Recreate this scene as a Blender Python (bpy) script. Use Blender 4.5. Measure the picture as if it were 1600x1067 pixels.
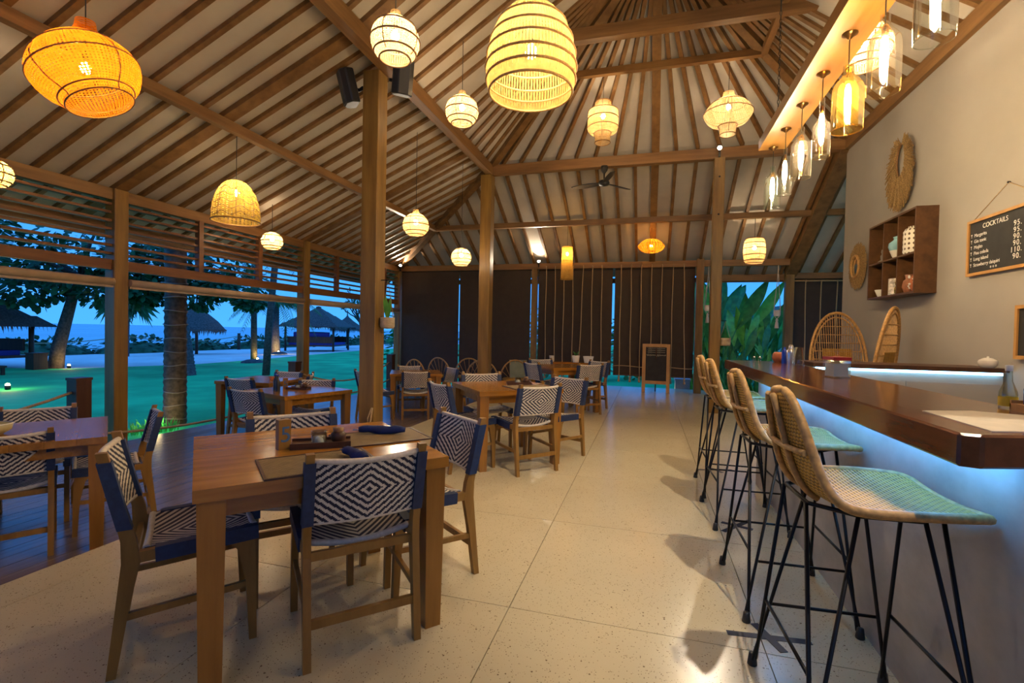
import bpy, bmesh, math, random
from mathutils import Vector, Matrix
random.seed(7)
for o in list(bpy.data.objects): bpy.data.objects.remove(o)
scn = bpy.context.scene
COL = scn.collection
PI = math.pi
# ------------------------------------------------------------------ camera
CAMH = 1.30
cam_d = bpy.data.cameras.new('camera'); cam = bpy.data.objects.new('camera', cam_d); COL.objects.link(cam)
cam_d.sensor_width = 36.0; cam_d.sensor_fit = 'HORIZONTAL'; cam_d.lens = 36.0*755.0/1600.0
cam_d.clip_start = 0.05; cam_d.clip_end = 6000
def cam_matrix(yaw=15.7, pitch=-1.1, roll=1.15):
    y, p, r = (math.radians(a) for a in (yaw, pitch, roll))
    fw = Vector((-math.sin(y)*math.cos(p), math.cos(y)*math.cos(p), math.sin(p)))
    rt = Vector((math.cos(y), math.sin(y), 0)); up = rt.cross(fw)
    r2 = rt*math.cos(r)+up*math.sin(r); u2 = -rt*math.sin(r)+up*math.cos(r)
    m = Matrix((r2, u2, -fw)).transposed().to_4x4(); m.translation = Vector((0, 0, CAMH))
    return m
cam.matrix_world = cam_matrix()
scn.camera = cam
# ------------------------------------------------------------------ world: blue hour sky
W = bpy.data.worlds.new('blue_hour'); scn.world = W; W.use_nodes = True
nt = W.node_tree; nt.nodes.clear()
wo = nt.nodes.new('ShaderNodeOutputWorld'); bg = nt.nodes.new('ShaderNodeBackground')
tc = nt.nodes.new('ShaderNodeTexCoord'); sx = nt.nodes.new('ShaderNodeSeparateXYZ'); cr = nt.nodes.new('ShaderNodeValToRGB')
nt.links.new(tc.outputs['Generated'], sx.inputs[0]); nt.links.new(sx.outputs['Z'], cr.inputs[0])
e = cr.color_ramp.elements
e[0].position = 0.0; e[0].color = (0.06, 0.36, 0.95, 1); e[1].position = 1.0; e[1].color = (0.05, 0.29, 0.95, 1)
m_ = cr.color_ramp.elements.new(0.25); m_.color = (0.045, 0.28, 0.93, 1)
nt.links.new(cr.outputs[0], bg.inputs[0]); bg.inputs[1].default_value = 1.15
nt.links.new(bg.outputs[0], wo.inputs[0])
# ------------------------------------------------------------------ exposure
vs = scn.view_settings
vs.view_transform = 'Standard'; vs.look = 'None'; vs.gamma = 1.0; vs.use_curve_mapping = False
vs.exposure = 0.36
LAMP_W = 1.5      # scale of all warm lamps
# ------------------------------------------------------------------ mesh helpers
def V(*a): return Vector(a)
class MB:
    def __init__(s): s.v = []; s.f = []; s.uv = []; s.sm = []
    def add(s, vs_, fs, smooth=False, uvs=None):
        b = len(s.v); s.v += [Vector(p) for p in vs_]
        for i, f in enumerate(fs):
            s.f.append([b+k for k in f]); s.sm.append(smooth); s.uv.append(uvs[i] if uvs else None)
        return s
    def box(s, c, d, rz=0, m=None):
        x, y, z = d[0]/2, d[1]/2, d[2]/2
        M = m if m else Matrix.Rotation(rz, 3, 'Z')
        P = [M @ V(a*x, b*y, g*z)+Vector(c) for g in (-1, 1) for a, b in ((-1, -1), (1, -1), (1, 1), (-1, 1))]
        return s.add(P, [(3, 2, 1, 0), (4, 5, 6, 7), (0, 1, 5, 4), (1, 2, 6, 5), (2, 3, 7, 6), (3, 0, 4, 7)])
    def bar(s, p0, p1, w, h, up=(0, 0, 1), w1=None, h1=None):
        p0 = Vector(p0); p1 = Vector(p1); d = (p1-p0).normalized(); up = Vector(up)
        r = d.cross(up)
        if r.length < 1e-5: r = d.cross(V(0, 1, 0))
        r.normalize(); u = r.cross(d)
        w1 = w if w1 is None else w1; h1 = h if h1 is None else h1
        P = []
        for p, a, b in ((p0, w/2, h/2), (p1, w1/2, h1/2)):
            P += [p-r*a-u*b, p+r*a-u*b, p+r*a+u*b, p-r*a+u*b]
        return s.add(P, [(3, 2, 1, 0), (4, 5, 6, 7), (0, 1, 5, 4), (1, 2, 6, 5), (2, 3, 7, 6), (3, 0, 4, 7)])
    def tube(s, pts, r, n=6, closed=False, smooth=True, caps=True):
        pts = [Vector(p) for p in pts]; m = len(pts); P = []
        ref = None
        for i, p in enumerate(pts):
            if closed: d = pts[(i+1) % m]-pts[i-1]
            else: d = pts[min(i+1, m-1)]-pts[max(i-1, 0)]
            d.normalize()
            if ref is None: ref = d.orthogonal().normalized()
            a = ref-d*ref.dot(d)
            if a.length < 1e-4: a = d.orthogonal()
            a.normalize(); ref = a; b = d.cross(a)
            rr = r[i] if isinstance(r, (list, tuple)) else r
            P += [p+(a*math.cos(2*PI*k/n)+b*math.sin(2*PI*k/n))*rr for k in range(n)]
        F = []
        for i in range(m if closed else m-1):
            j = (i+1) % m
            for k in range(n):
                F.append((i*n+k, i*n+(k+1) % n, j*n+(k+1) % n, j*n+k))
        s.add(P, F, smooth)
        if caps and not closed:
            b = len(s.v)-len(P)
            s.f.append([b+k for k in range(n)][::-1]); s.sm.append(False); s.uv.append(None)
            s.f.append([b+(m-1)*n+k for k in range(n)]); s.sm.append(False); s.uv.append(None)
        return s
    def lathe(s, prof, n=20, c=(0, 0, 0), m=None, smooth=True, cap=False):
        c = Vector(c); P = []; L = [0]
        for i in range(1, len(prof)): L.append(L[-1]+math.hypot(prof[i][0]-prof[i-1][0], prof[i][1]-prof[i-1][1]))
        for r, z in prof:
            for k in range(n):
                q = V(r*math.cos(2*PI*k/n), r*math.sin(2*PI*k/n), z)
                P.append((m @ q if m else q)+c)
        F = []; U = []
        for i in range(len(prof)-1):
            for k in range(n):
                k2 = (k+1) % n
                F.append((i*n+k, i*n+k2, (i+1)*n+k2, (i+1)*n+k))
                U.append([(k/n, L[i]), ((k+1)/n, L[i]), ((k+1)/n, L[i+1]), (k/n, L[i+1])])
        s.add(P, F, smooth, U)
        if cap:
            b = len(s.v)-len(P)
            s.f.append([b+k for k in range(n)][::-1]); s.sm.append(False); s.uv.append(None)
            q = (len(prof)-1)*n
            s.f.append([b+q+k for k in range(n)]); s.sm.append(False); s.uv.append(None)
        return s
    def grid(s, fn, nu, nv, smooth=True, uvfn=None):
        P = [fn(i/nu, j/nv) for j in range(nv+1) for i in range(nu+1)]
        F = []; U = []
        uvfn = uvfn or (lambda a, b: (a, b))
        for j in range(nv):
            for i in range(nu):
                a = j*(nu+1)+i
                F.append((a, a+1, a+nu+2, a+nu+1))
                U.append([uvfn(i/nu, j/nv), uvfn((i+1)/nu, j/nv), uvfn((i+1)/nu, (j+1)/nv), uvfn(i/nu, (j+1)/nv)])
        return s.add(P, F, smooth, U)
    def slab(s, fn, nu, nv, th, uvfn=None):
        """grid surface with thickness: fn -> (point, normal)"""
        top = lambda a, b: fn(a, b)[0]+fn(a, b)[1]*th/2
        bot = lambda a, b: fn(1-a, b)[0]-fn(1-a, b)[1]*th/2
        u2 = (lambda a, b: uvfn(1-a, b)) if uvfn else None
        s.grid(top, nu, nv, True, uvfn); s.grid(bot, nu, nv, True, u2)
        ed = [(i/nu, 0) for i in range(nu)]+[(1, j/nv) for j in range(nv)]+[(1-i/nu, 1) for i in range(nu)]+[(0, 1-j/nv) for j in range(nv)]
        P = []
        for a, b in ed:
            p, n_ = fn(a, b); P += [p+n_*th/2, p-n_*th/2]
        m = len(ed); uvd = (0.0, 0.0)
        s.add(P, [(2*i, 2*i+1, 2*((i+1) % m)+1, 2*((i+1) % m)) for i in range(m)], False)
        return s
    def prism(s, poly, z0, z1):
        n = len(poly)
        P = [V(x, y, z0) for x, y in poly]+[V(x, y, z1) for x, y in poly]
        F = [tuple(range(n))[::-1], tuple(range(n, 2*n))]+[(i, (i+1) % n, n+(i+1) % n, n+i) for i in range(n)]
        return s.add(P, F)
    def build(s, name, mat, parent=None, origin=None, bevel=0):
        me = bpy.data.meshes.new(name)
        o_ = Vector(origin) if origin is not None else V(0, 0, 0)
        me.from_pydata([tuple(p-o_) for p in s.v], [], s.f)
        if any(u is not None for u in s.uv):
            ul = me.uv_layers.new(name='UVMap'); k = 0
            for fi, f in enumerate(s.f):
                u = s.uv[fi]
                for c in range(len(f)):
                    ul.data[k].uv = u[c] if u else (0.0, 0.0); k += 1
        me.polygons.foreach_set('use_smooth', s.sm)
        if mat: me.materials.append(M[mat] if isinstance(mat, str) else mat)
        me.update()
        if bevel:
            bm = bmesh.new(); bm.from_mesh(me)
            bmesh.ops.bevel(bm, geom=bm.edges[:], offset=bevel, segments=1, affect='EDGES', profile=0.5)
            bm.to_mesh(me); bm.free()
        o = bpy.data.objects.new(name, me); COL.objects.link(o)
        if parent is not None: o.parent = parent
        elif origin is not None: o.location = o_
        return o
def thing(name, label, cat, loc=(0, 0, 0), rz=0, group=None):
    o = bpy.data.objects.new(name, None); COL.objects.link(o); o.empty_display_size = 0.1
    o.location = loc; o.rotation_euler = (0, 0, rz); o['label'] = label; o['category'] = cat
    if group: o['group'] = group
    return o
def tag(o, label, cat, group=None):
    o['label'] = label; o['category'] = cat
    if group: o['group'] = group
    return o
def struct(o, label=None):
    o['kind'] = 'structure'
    if label: o['label'] = label
    return o
def sempty(name, loc=(0, 0, 0), label=None):
    o = bpy.data.objects.new(name, None); COL.objects.link(o); o.location = loc; o.empty_display_size = 0.1
    return struct(o, label)
KIDS = {}
def copy_tree(o, parent=None):
    c = o.copy(); COL.objects.link(c); c.parent = parent
    for ch in [x for x in bpy.data.objects if x.parent == o]: copy_tree(ch, c)
    return c
# ------------------------------------------------------------------ materials
M = {}
class NT:
    def __init__(s, name):
        s.m = bpy.data.materials.new(name); s.m.use_nodes = True; s.t = s.m.node_tree; s.t.nodes.clear()
        s.out = s.n('OutputMaterial'); M[name] = s.m
    def n(s, t, **k):
        nd = s.t.nodes.new('ShaderNode'+t)
        for a, b in k.items(): setattr(nd, a, b)
        return nd
    def l(s, a, b): s.t.links.new(a, b)
    def bsdf(s, col=None, rough=0.5, metal=0, spec=0.5):
        b = s.n('BsdfPrincipled'); b.inputs['Roughness'].default_value = rough; b.inputs['Metallic'].default_value = metal
        b.inputs['Specular IOR Level'].default_value = spec
        if col: b.inputs['Base Color'].default_value = (*col, 1)
        s.l(b.outputs[0], s.out.inputs[0]); s.b = b; return b
    def coords(s, kind='Object', scale=(1, 1, 1)):
        t = s.n('TexCoord'); mp = s.n('Mapping'); mp.inputs['Scale'].default_value = scale
        s.l(t.outputs[kind], mp.inputs[0]); return mp.outputs[0]
    def noise(s, co, scale, detail=3, rough=0.5):
        n = s.n('TexNoise'); n.inputs['Scale'].default_value = scale; n.inputs['Detail'].default_value = detail
        n.inputs['Roughness'].default_value = rough; s.l(co, n.inputs['Vector']); return n.outputs['Fac']
    def ramp(s, fac, stops):
        r = s.n('ValToRGB'); s.l(fac, r.inputs[0]); el = r.color_ramp.elements
        while len(el) < len(stops): el.new(0.5)
        for i, (p, c) in enumerate(stops): el[i].position = p; el[i].color = (*c, 1) if len(c) == 3 else c
        return r.outputs[0]
    def bump(s, h, strength=0.2, dist=0.01):
        b = s.n('Bump'); b.inputs['Strength'].default_value = strength; b.inputs['Distance'].default_value = dist
        s.l(h, b.inputs['Height']); s.l(b.outputs[0], s.b.inputs['Normal'])
    def math(s, op, a, b=None, c=None):
        m = s.n('Math', operation=op)
        for i, x in enumerate((a, b, c)):
            if x is None: continue
            if isinstance(x, (int, float)): m.inputs[i].default_value = x
            else: s.l(x, m.inputs[i])
        return m.outputs[0]
def plain(name, col, rough=0.5, metal=0, spec=0.5, var=0.12, scale=6):
    t = NT(name); t.bsdf(col, rough, metal, spec)
    if var:
        f = t.noise(t.coords(), scale, 3)
        t.l(t.ramp(f, [(0.3, tuple(c*(1-var) for c in col)), (0.7, tuple(min(1, c*(1+var)) for c in col))]), t.b.inputs['Base Color'])
    return t
def wood(name, c1, c2, rough=0.45, sc=(14, 14, 1.2), spec=0.4, rnd=True):
    t = NT(name); t.bsdf(None, rough, 0, spec)
    co = t.coords('Object', sc)
    if rnd:
        oi = t.n('ObjectInfo'); ad = t.n('VectorMath', operation='ADD'); mu = t.math('MULTIPLY', oi.outputs['Random'], 37.0)
        t.l(co, ad.inputs[0]); t.l(mu, ad.inputs[1]); co = ad.outputs[0]
    f = t.noise(co, 1.0, 5, 0.6)
    col = t.ramp(f, [(0.28, c1), (0.72, c2)])
    t.l(col, t.b.inputs['Base Color']); t.bump(f, 0.12, 0.01)
    return t
def emit(name, col, st):
    t = NT(name); em = t.n('Emission'); em.inputs[0].default_value = (*col, 1); em.inputs[1].default_value = st
    t.l(em.outputs[0], t.out.inputs[0]); return t
wood('wood_post', (0.14, 0.074, 0.016), (0.31, 0.178, 0.040), 0.42, (9, 9, 0.9))
wood('wood_beam_y', (0.15, 0.075, 0.025), (0.30, 0.16, 0.06), 0.5, (12, 1.0, 12))
wood('wood_beam_x', (0.15, 0.075, 0.025), (0.30, 0.16, 0.06), 0.5, (1.0, 12, 12))
wood('wood_rafter', (0.13, 0.065, 0.022), (0.26, 0.14, 0.05), 0.55, (6, 6, 6))
wood('wood_louver', (0.12, 0.045, 0.016), (0.22, 0.09, 0.032), 0.45, (12, 1.0, 12))
wood('wood_deck', (0.13, 0.085, 0.060), (0.22, 0.150, 0.110), 0.24, (16, 0.8, 16), 0.8)
wood('wood_table', (0.25, 0.10, 0.012), (0.43, 0.19, 0.030), 0.20, (1.6, 18, 18), 0.5)
wood('wood_table_leg', (0.24, 0.10, 0.014), (0.40, 0.18, 0.032), 0.30, (14, 14, 1.4), 0.5)
wood('wood_chair', (0.20, 0.095, 0.017), (0.36, 0.19, 0.045), 0.38, (12, 12, 2))
wood('wood_bar', (0.072, 0.022, 0.010), (0.155, 0.050, 0.022), 0.13, (9, 0.8, 9), 0.6)
wood('wood_light_beam', (0.25, 0.115, 0.024), (0.35, 0.175, 0.045), 0.4, (12, 0.8, 12))
wood('wood_shelf', (0.062, 0.028, 0.011), (0.13, 0.058, 0.022), 0.4, (10, 1.2, 10))
wood('wood_frame', (0.42, 0.21, 0.06), (0.58, 0.32, 0.10), 0.45, (8, 8, 2))
wood('wood_dark', (0.045, 0.018, 0.009), (0.10, 0.042, 0.020), 0.45, (12, 12, 1.4))
plain('black_metal', (0.015, 0.015, 0.017), 0.38, 0.6)
plain('black_plastic', (0.018, 0.019, 0.021), 0.45)
plain('bronze', (0.20, 0.11, 0.04), 0.3, 0.9)
plain('blind_dark', (0.040, 0.025, 0.016), 0.7)
plain('blind_tube', (0.42, 0.30, 0.20), 0.6)
plain('rope', (0.42, 0.30, 0.16), 0.8, var=0.3, scale=120)
plain('macrame', (0.60, 0.52, 0.44), 0.8, var=0.2, scale=80)
plain('plaster', (0.36, 0.335, 0.305), 0.75, var=0.05, scale=1.6)
plain('navy', (0.012, 0.030, 0.095), 0.6, var=0.25, scale=40)
plain('napkin', (0.010, 0.025, 0.12), 0.8, var=0.3, scale=30)
plain('cream_cord', (0.62, 0.56, 0.48), 0.65, var=0.15, scale=60)
plain('terracotta', (0.42, 0.13, 0.05), 0.6)
plain('white_ceramic', (0.72, 0.70, 0.65), 0.25, var=0.04)
plain('blue_ceramic', (0.25, 0.48, 0.55), 0.25, var=0.15, scale=9)
plain('brown_ceramic', (0.28, 0.11, 0.05), 0.4, var=0.3, scale=18)
plain('gold', (0.75, 0.55, 0.18), 0.25, 0.9)
plain('stone_inlay', (0.62, 0.56, 0.47), 0.35, var=0.10, scale=14)
plain('leaf_green', (0.055, 0.26, 0.055), 0.5, var=0.35, scale=8)
plain('leaf_light', (0.16, 0.50, 0.07), 0.45, var=0.3, scale=6)
plain('leaf_dark', (0.020, 0.13, 0.045), 0.55, var=0.4, scale=5)
plain('palm_leaf', (0.04, 0.20, 0.07), 0.5, var=0.4, scale=3)
plain('hedge', (0.035, 0.13, 0.06), 0.7, var=0.4, scale=3)
plain('thatch', (0.11, 0.085, 0.075), 0.9, var=0.4, scale=12)
plain('bark', (0.085, 0.062, 0.05), 0.85, var=0.5, scale=14)
plain('leaf_scar', (0.24, 0.21, 0.20), 0.9)

plain('bark_grey', (0.10, 0.085, 0.085), 0.85, var=0.4, scale=12)
plain('lawn', (0.03, 0.56, 0.19), 0.85, spec=0.15, var=0.25, scale=0.8)
plain('grass_blade', (0.05, 0.50, 0.12), 0.7, var=0.3, scale=3)
plain('sand', (0.86, 0.76, 0.70), 0.9, var=0.10, scale=0.9)
plain('rattan', (0.46, 0.26, 0.085), 0.5, var=0.3, scale=50)
plain('rattan_dark', (0.22, 0.11, 0.04), 0.5, var=0.3, scale=50)
plain('straw', (0.30, 0.19, 0.075), 0.85, var=0.45, scale=70)
plain('red_lid', (0.45, 0.02, 0.03), 0.35)
plain('label_yellow', (0.85, 0.60, 0.03), 0.5)
plain('blue_bottle', (0.01, 0.05, 0.45), 0.2)
plain('cushion', (0.24, 0.27, 0.20), 0.8)
plain('cushion_blue', (0.03, 0.05, 0.35), 0.8)
plain('steel', (0.6, 0.6, 0.62), 0.25, 0.9)
plain('chalk', (0.78, 0.76, 0.72), 0.9, var=0.2, scale=90)
plain('slate', (0.020, 0.019, 0.018), 0.7, var=0.3, scale=7)
plain('tape', (0.03, 0.03, 0.045), 0.6)
plain('mountain', (0.11, 0.14, 0.10), 0.95)
plain('roof_tile', (0.20, 0.16, 0.17), 0.9)
plain('house_wall', (0.45, 0.42, 0.42), 0.8)
emit('bulb_warm', (1.0, 0.75, 0.45), 330*LAMP_W)
emit('bulb_amber', (1.0, 0.50, 0.10), 300*LAMP_W)
emit('filament', (1.0, 0.74, 0.43), 260*LAMP_W)
emit('filament_amber', (1.0, 0.55, 0.14), 300*LAMP_W)
emit('spot_face', (1.0, 0.80, 0.55), 60)
emit('led_blue', (0.10, 0.46, 1.0), 34.0)
emit('bulb_strong', (1.0, 0.77, 0.48), 1300)
emit('led_white', (0.30, 0.68, 1.0), 7.0)
emit('garden_glow', (1.0, 0.75, 0.25), 40)
# ceiling membrane
t = NT('membrane'); t.bsdf(None, 0.85, 0, 0.2)
f = t.noise(t.coords(), 1.3, 4, 0.6)
t.l(t.ramp(f, [(0.3, (0.45, 0.41, 0.365)), (0.7, (0.56, 0.52, 0.465))]), t.b.inputs['Base Color'])
t.bump(t.noise(t.coords('Object', (1, 1, 1)), 4.0, 3), 0.25, 0.03)
# terrazzo
t = NT('terrazzo'); t.bsdf(None, 0.22, 0, 0.5)
co = t.coords('Object')
oi = t.n('ObjectInfo'); ad = t.n('VectorMath', operation='ADD'); t.l(co, ad.inputs[0]); t.l(t.math('MULTIPLY', oi.outputs['Random'], 53.0), ad.inputs[1]); co = ad.outputs[0]
base = t.ramp(t.noise(co, 2.2, 4, 0.6), [(0.3, (0.56, 0.475, 0.305)), (0.7, (0.60, 0.515, 0.335))])
def specks(sc, amount, rad):
    vo = t.n('TexVoronoi'); vo.inputs['Scale'].default_value = sc; t.l(co, vo.inputs['Vector'])
    sp_ = t.n('SeparateColor'); t.l(vo.outputs['Color'], sp_.inputs[0])
    rr0 = t.math('MULTIPLY', sp_.outputs[1], rad)
    return t.math('MULTIPLY', t.math('LESS_THAN', sp_.outputs[0], amount), t.math('LESS_THAN', vo.outputs['Distance'], rr0))
mk = t.math('MAXIMUM', specks(75, 0.075, 0.36), specks(190, 0.17, 0.5))
mx = t.n('Mix', data_type='RGBA'); t.l(mk, mx.inputs[0]); t.l(base, mx.inputs[6]); mx.inputs[7].default_value = (0.19, 0.13, 0.075, 1)
t.l(mx.outputs[2], t.b.inputs['Base Color'])
# polished concrete of the bar front
t = NT('concrete'); t.bsdf(None, 0.42, 0, 0.45)
f = t.noise(t.coords('Object', (1, 1, 1.6)), 2.4, 6, 0.62)
t.l(t.ramp(f, [(0.28, (0.27, 0.255, 0.25)), (0.5, (0.38, 0.365, 0.36)), (0.75, (0.48, 0.465, 0.46))]), t.b.inputs['Base Color'])
t.bump(t.noise(t.coords(), 30, 3), 0.08, 0.004)
# woven diamond pattern (UV in metres from the panel's centre)
def weave(name, pu, pv):
    t = NT(name); t.bsdf(None, 0.62, 0, 0.3)
    uv = t.n('TexCoord'); sp = t.n('SeparateXYZ'); t.l(uv.outputs['UV'], sp.inputs[0])
    cu = t.math('SNAP', sp.outputs[0], 0.0052); cv = t.math('SNAP', sp.outputs[1], 0.0052)
    d = t.math('ADD', t.math('DIVIDE', t.math('ABSOLUTE', cu), pu), t.math('DIVIDE', t.math('ABSOLUTE', cv), pv))
    st = t.math('LESS_THAN', t.math('FRACT', t.math('ADD', d, 0.12)), 0.5)
    mx = t.n('Mix', data_type='RGBA'); t.l(st, mx.inputs[0]); mx.inputs[6].default_value = (0.70, 0.64, 0.56, 1); mx.inputs[7].default_value = (0.020, 0.022, 0.050, 1)
    t.l(mx.outputs[2], t.b.inputs['Base Color'])
    w1 = t.math('ABSOLUTE', t.math('SINE', t.math('MULTIPLY', sp.outputs[0], PI/0.0052)))
    w2 = t.math('ABSOLUTE', t.math('SINE', t.math('MULTIPLY', sp.outputs[1], PI/0.0156)))
    t.bump(t.math('ADD', w1, t.math('MULTIPLY', w2, 0.5)), 0.35, 0.003)
weave('weave_back', 0.038, 0.030)
weave('weave_seat', 0.038, 0.038)
# rattan weave of the stools (UV in metres)
def rweave(name, c1, c2, a=0.024, b=0.012):
    t = NT(name); t.bsdf(None, 0.55, 0, 0.35)
    uv = t.n('TexCoord'); sp = t.n('SeparateXYZ'); t.l(uv.outputs['UV'], sp.inputs[0])
    row = t.math('FLOOR', t.math('DIVIDE', sp.outputs[1], b))
    ph = t.math('MULTIPLY', t.math('MODULO', row, 2.0), PI)
    wa = t.math('SINE', t.math('ADD', t.math('MULTIPLY', sp.outputs[0], 2*PI/a), ph))
    wb = t.math('ABSOLUTE', t.math('SINE', t.math('MULTIPLY', sp.outputs[1], PI/b)))
    h = t.math('ADD', t.math('MULTIPLY', wa, 0.35), wb)
    n_ = t.noise(uv.outputs['Object'], 22, 3)
    k = t.math('ADD', t.math('MULTIPLY', h, 0.45), t.math('MULTIPLY', n_, 0.5))
    t.l(t.ramp(k, [(0.22, c1), (0.66, c2)]), t.b.inputs['Base Color']); t.bump(h, 0.7, 0.004)
rweave('rattan_weave', (0.13, 0.06, 0.010), (0.60, 0.34, 0.055))
rweave('placemat', (0.06, 0.04, 0.02), (0.30, 0.21, 0.10), 0.012, 0.008)
rweave('basket_weave', (0.30, 0.22, 0.13), (0.66, 0.54, 0.38), 0.02, 0.012)
# wicker shades: open weave, translucent cane; UV u = turn fraction, v = metres
def wicker(name, col, nu, pv, hole, tl=0.55, straight=False):
    t = NT(name)
    uv = t.n('TexCoord'); sp = t.n('SeparateXYZ'); t.l(uv.outputs['UV'], sp.inputs[0])
    U = t.math('MULTIPLY', sp.outputs[0], nu*2*PI); Vv = t.math('MULTIPLY', sp.outputs[1], 2*PI/pv)
    if straight:
        s1 = t.math('SINE', U); s2 = t.math('SINE', t.math('MULTIPLY', Vv, 0.35)); pr = t.math('ADD', s1, t.math('MULTIPLY', s2, 0.25))
    else:
        s1 = t.math('SINE', t.math('ADD', U, Vv)); s2 = t.math('SINE', t.math('SUBTRACT', U, Vv)); pr = t.math('MULTIPLY', s1, s2)
    hm = t.math('GREATER_THAN', pr, hole)
    nz = t.noise(t.coords('Object', (1, 1, 1)), 26, 3)
    cl = t.ramp(nz, [(0.3, tuple(c*0.72 for c in col)), (0.7, col)])
    df = t.n('BsdfDiffuse'); tr = t.n('BsdfTranslucent'); t.l(cl, df.inputs[0]); t.l(cl, tr.inputs[0])
    m1 = t.n('MixShader'); m1.inputs[0].default_value = tl; t.l(df.outputs[0], m1.inputs[1]); t.l(tr.outputs[0], m1.inputs[2])
    tp = t.n('BsdfTransparent'); m2 = t.n('MixShader'); t.l(hm, m2.inputs[0]); t.l(m1.outputs[0], m2.inputs[1]); t.l(tp.outputs[0], m2.inputs[2])
    t.l(m2.outputs[0], t.out.inputs[0])
wicker('wicker', (0.50, 0.33, 0.14), 34, 0.035, 0.30)
wicker('wicker_fine', (0.54, 0.39, 0.20), 30, 0.028, 0.12)
wicker('wicker_orange', (0.70, 0.27, 0.03), 44, 0.032, 0.42, 0.6)
wicker('wicker_gold', (0.44, 0.29, 0.06), 18, 0.05, 0.42, 0.5)
wicker('wicker_strand', (0.46, 0.31, 0.10), 90, 0.14, 0.75, 0.55, True)
wicker('brass_scale', (0.75, 0.38, 0.05), 14, 0.045, 0.25, 0.5)
def thinglass(name, tint, gl=0.10, haze=0.0):
    t = NT(name); lw = t.n('LayerWeight'); lw.inputs[0].default_value = 0.28
    tp = t.n('BsdfTransparent'); tp.inputs[0].default_value = (*tint, 1)
    g = t.n('BsdfGlossy'); g.inputs['Roughness'].default_value = 0.04; g.inputs[0].default_value = (0.95, 0.97, 1, 1)
    mx = t.n('MixShader'); fc = t.math('ADD', t.math('MULTIPLY', lw.outputs['Fresnel'], 0.65), gl*0.3)
    tl2 = t.n('BsdfTranslucent'); tl2.inputs[0].default_value = (*tint, 1); m0 = t.n('MixShader'); m0.inputs[0].default_value = haze
    t.l(tp.outputs[0], m0.inputs[1]); t.l(tl2.outputs[0], m0.inputs[2])
    t.l(fc, mx.inputs[0]); t.l(m0.outputs[0], mx.inputs[1]); t.l(g.outputs[0], mx.inputs[2]); t.l(mx.outputs[0], t.out.inputs[0])
thinglass('glass_clear', (0.93, 0.96, 0.93)); thinglass('glass_green', (0.86, 0.95, 0.88), haze=0.006); thinglass('glass_amber', (1.0, 0.80, 0.30), haze=0.035); thinglass('glass_warm', (1.0, 0.93, 0.78), haze=0.010)
# mirror, sea
t = NT('mirror'); t.bsdf((0.75, 0.78, 0.82), 0.04, 1.0)
t = NT('sea'); t.bsdf(None, 0.25, 0, 0.5)
sc_ = t.noise(t.coords('Object', (0.02, 0.008, 1)), 1.0, 5, 0.6)
t.l(t.ramp(sc_, [(0.35, (0.03, 0.28, 0.40)), (0.60, (0.07, 0.38, 0.48)), (0.72, (0.50, 0.60, 0.64))]), t.b.inputs['Base Color'])
t.bump(t.noise(t.coords('Object', (0.5, 0.15, 1)), 1.0, 4), 0.4, 0.3)
# ================================================================== STRUCTURE
DECK = -0.20
# ---- terrazzo floor: slab with recessed joints, tiles as children
fl = MB().box((0.9, 5.2, -0.13), (7.9, 14.4, 0.238)).build('floor', plain('joint', (0.36, 0.28, 0.18), 0.8).m); struct(fl, 'pale speckled terrazzo floor laid in large square slabs with thin joints')
xj = [-3.05, -2.80, -1.70, -0.60, 0.50, 1.60, 2.70, 3.80, 4.85]
yj = [-2.0, -1.12, -0.02, 1.085, 2.18, 3.285, 4.39, 5.495, 6.60, 7.705, 8.81, 9.915, 11.02, 12.1, 12.4]
for i in range(len(xj)-1):
    for j in range(len(yj)-1):
        g = 0.002
        MB().box(((xj[i]+xj[i+1])/2, (yj[j]+yj[j+1])/2, -0.006), (xj[i+1]-xj[i]-2*g, yj[j+1]-yj[j]-2*g, 0.012)).build('floor_tile', 'terrazzo', fl)
# ---- timber deck
dk = MB().box((-4.75, 5.2, DECK-0.07), (3.38, 14.4, 0.06)).build('deck', 'wood_dark'); struct(dk, 'dark timber deck one step below the terrazzo floor')
nd = 24
for i in range(nd):
    x = -6.44+(i+0.5)*3.38/nd
    MB().box((x, 5.2, DECK-0.02), (3.38/nd-0.006, 14.4, 0.04)).build('deck_plank', 'wood_deck', dk)
# ---- roof geometry
RX, RY, RZ = 3.0, 8.9, 4.52          # ring line (centre line of the rafters there)
EX, EZ = -6.5, 3.015                 # left eave
BY, BZ = 11.7, 3.02                  # back eave
AX, AY, AZ = 0.0, 6.5, 6.41          # end of the ridge
KL = (RZ-EZ)/(RX+EX+0.0) if False else (RZ-EZ)/3.5
KB = (RZ-BZ)/(BY-RY)
KU = (AZ-RZ)/3.0
zl = lambda X: RZ-KL*(abs(X)-3.0)
zb = lambda Y: RZ-KB*(Y-RY)
hipY = lambda X: RY+(abs(X)-3.0)*(BY-RY)/3.5       # hip line in plan
UP = 0.055
mem = MB()
Y0 = -3.2; XO = -7.3; YO = hipY(XO)
def q(*p): mem.add([V(a, b, c+UP) for a, b, c in p], [tuple(range(len(p)))])
hx = -3-(YO-RY)*3.5/(BY-RY)
for s in (-1, 1):
    L = [(s*3, Y0, RZ), (s*3, RY, RZ), (s*(-XO), hipY(XO), zl(XO)), (s*(-XO), Y0, zl(XO))]
    U_ = [(0, Y0, AZ), (0, AY, AZ), (s*3, RY, RZ), (s*3, Y0, RZ)]
    if s < 0: L.reverse(); U_.reverse()
    q(*L); q(*U_)
q((-3, RY, RZ), (3, RY, RZ), (-XO, hipY(XO), zb(hipY(XO))), (XO, hipY(XO), zb(hipY(XO))))
q((0, AY, AZ), (3, RY, RZ), (-3, RY, RZ))
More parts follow.
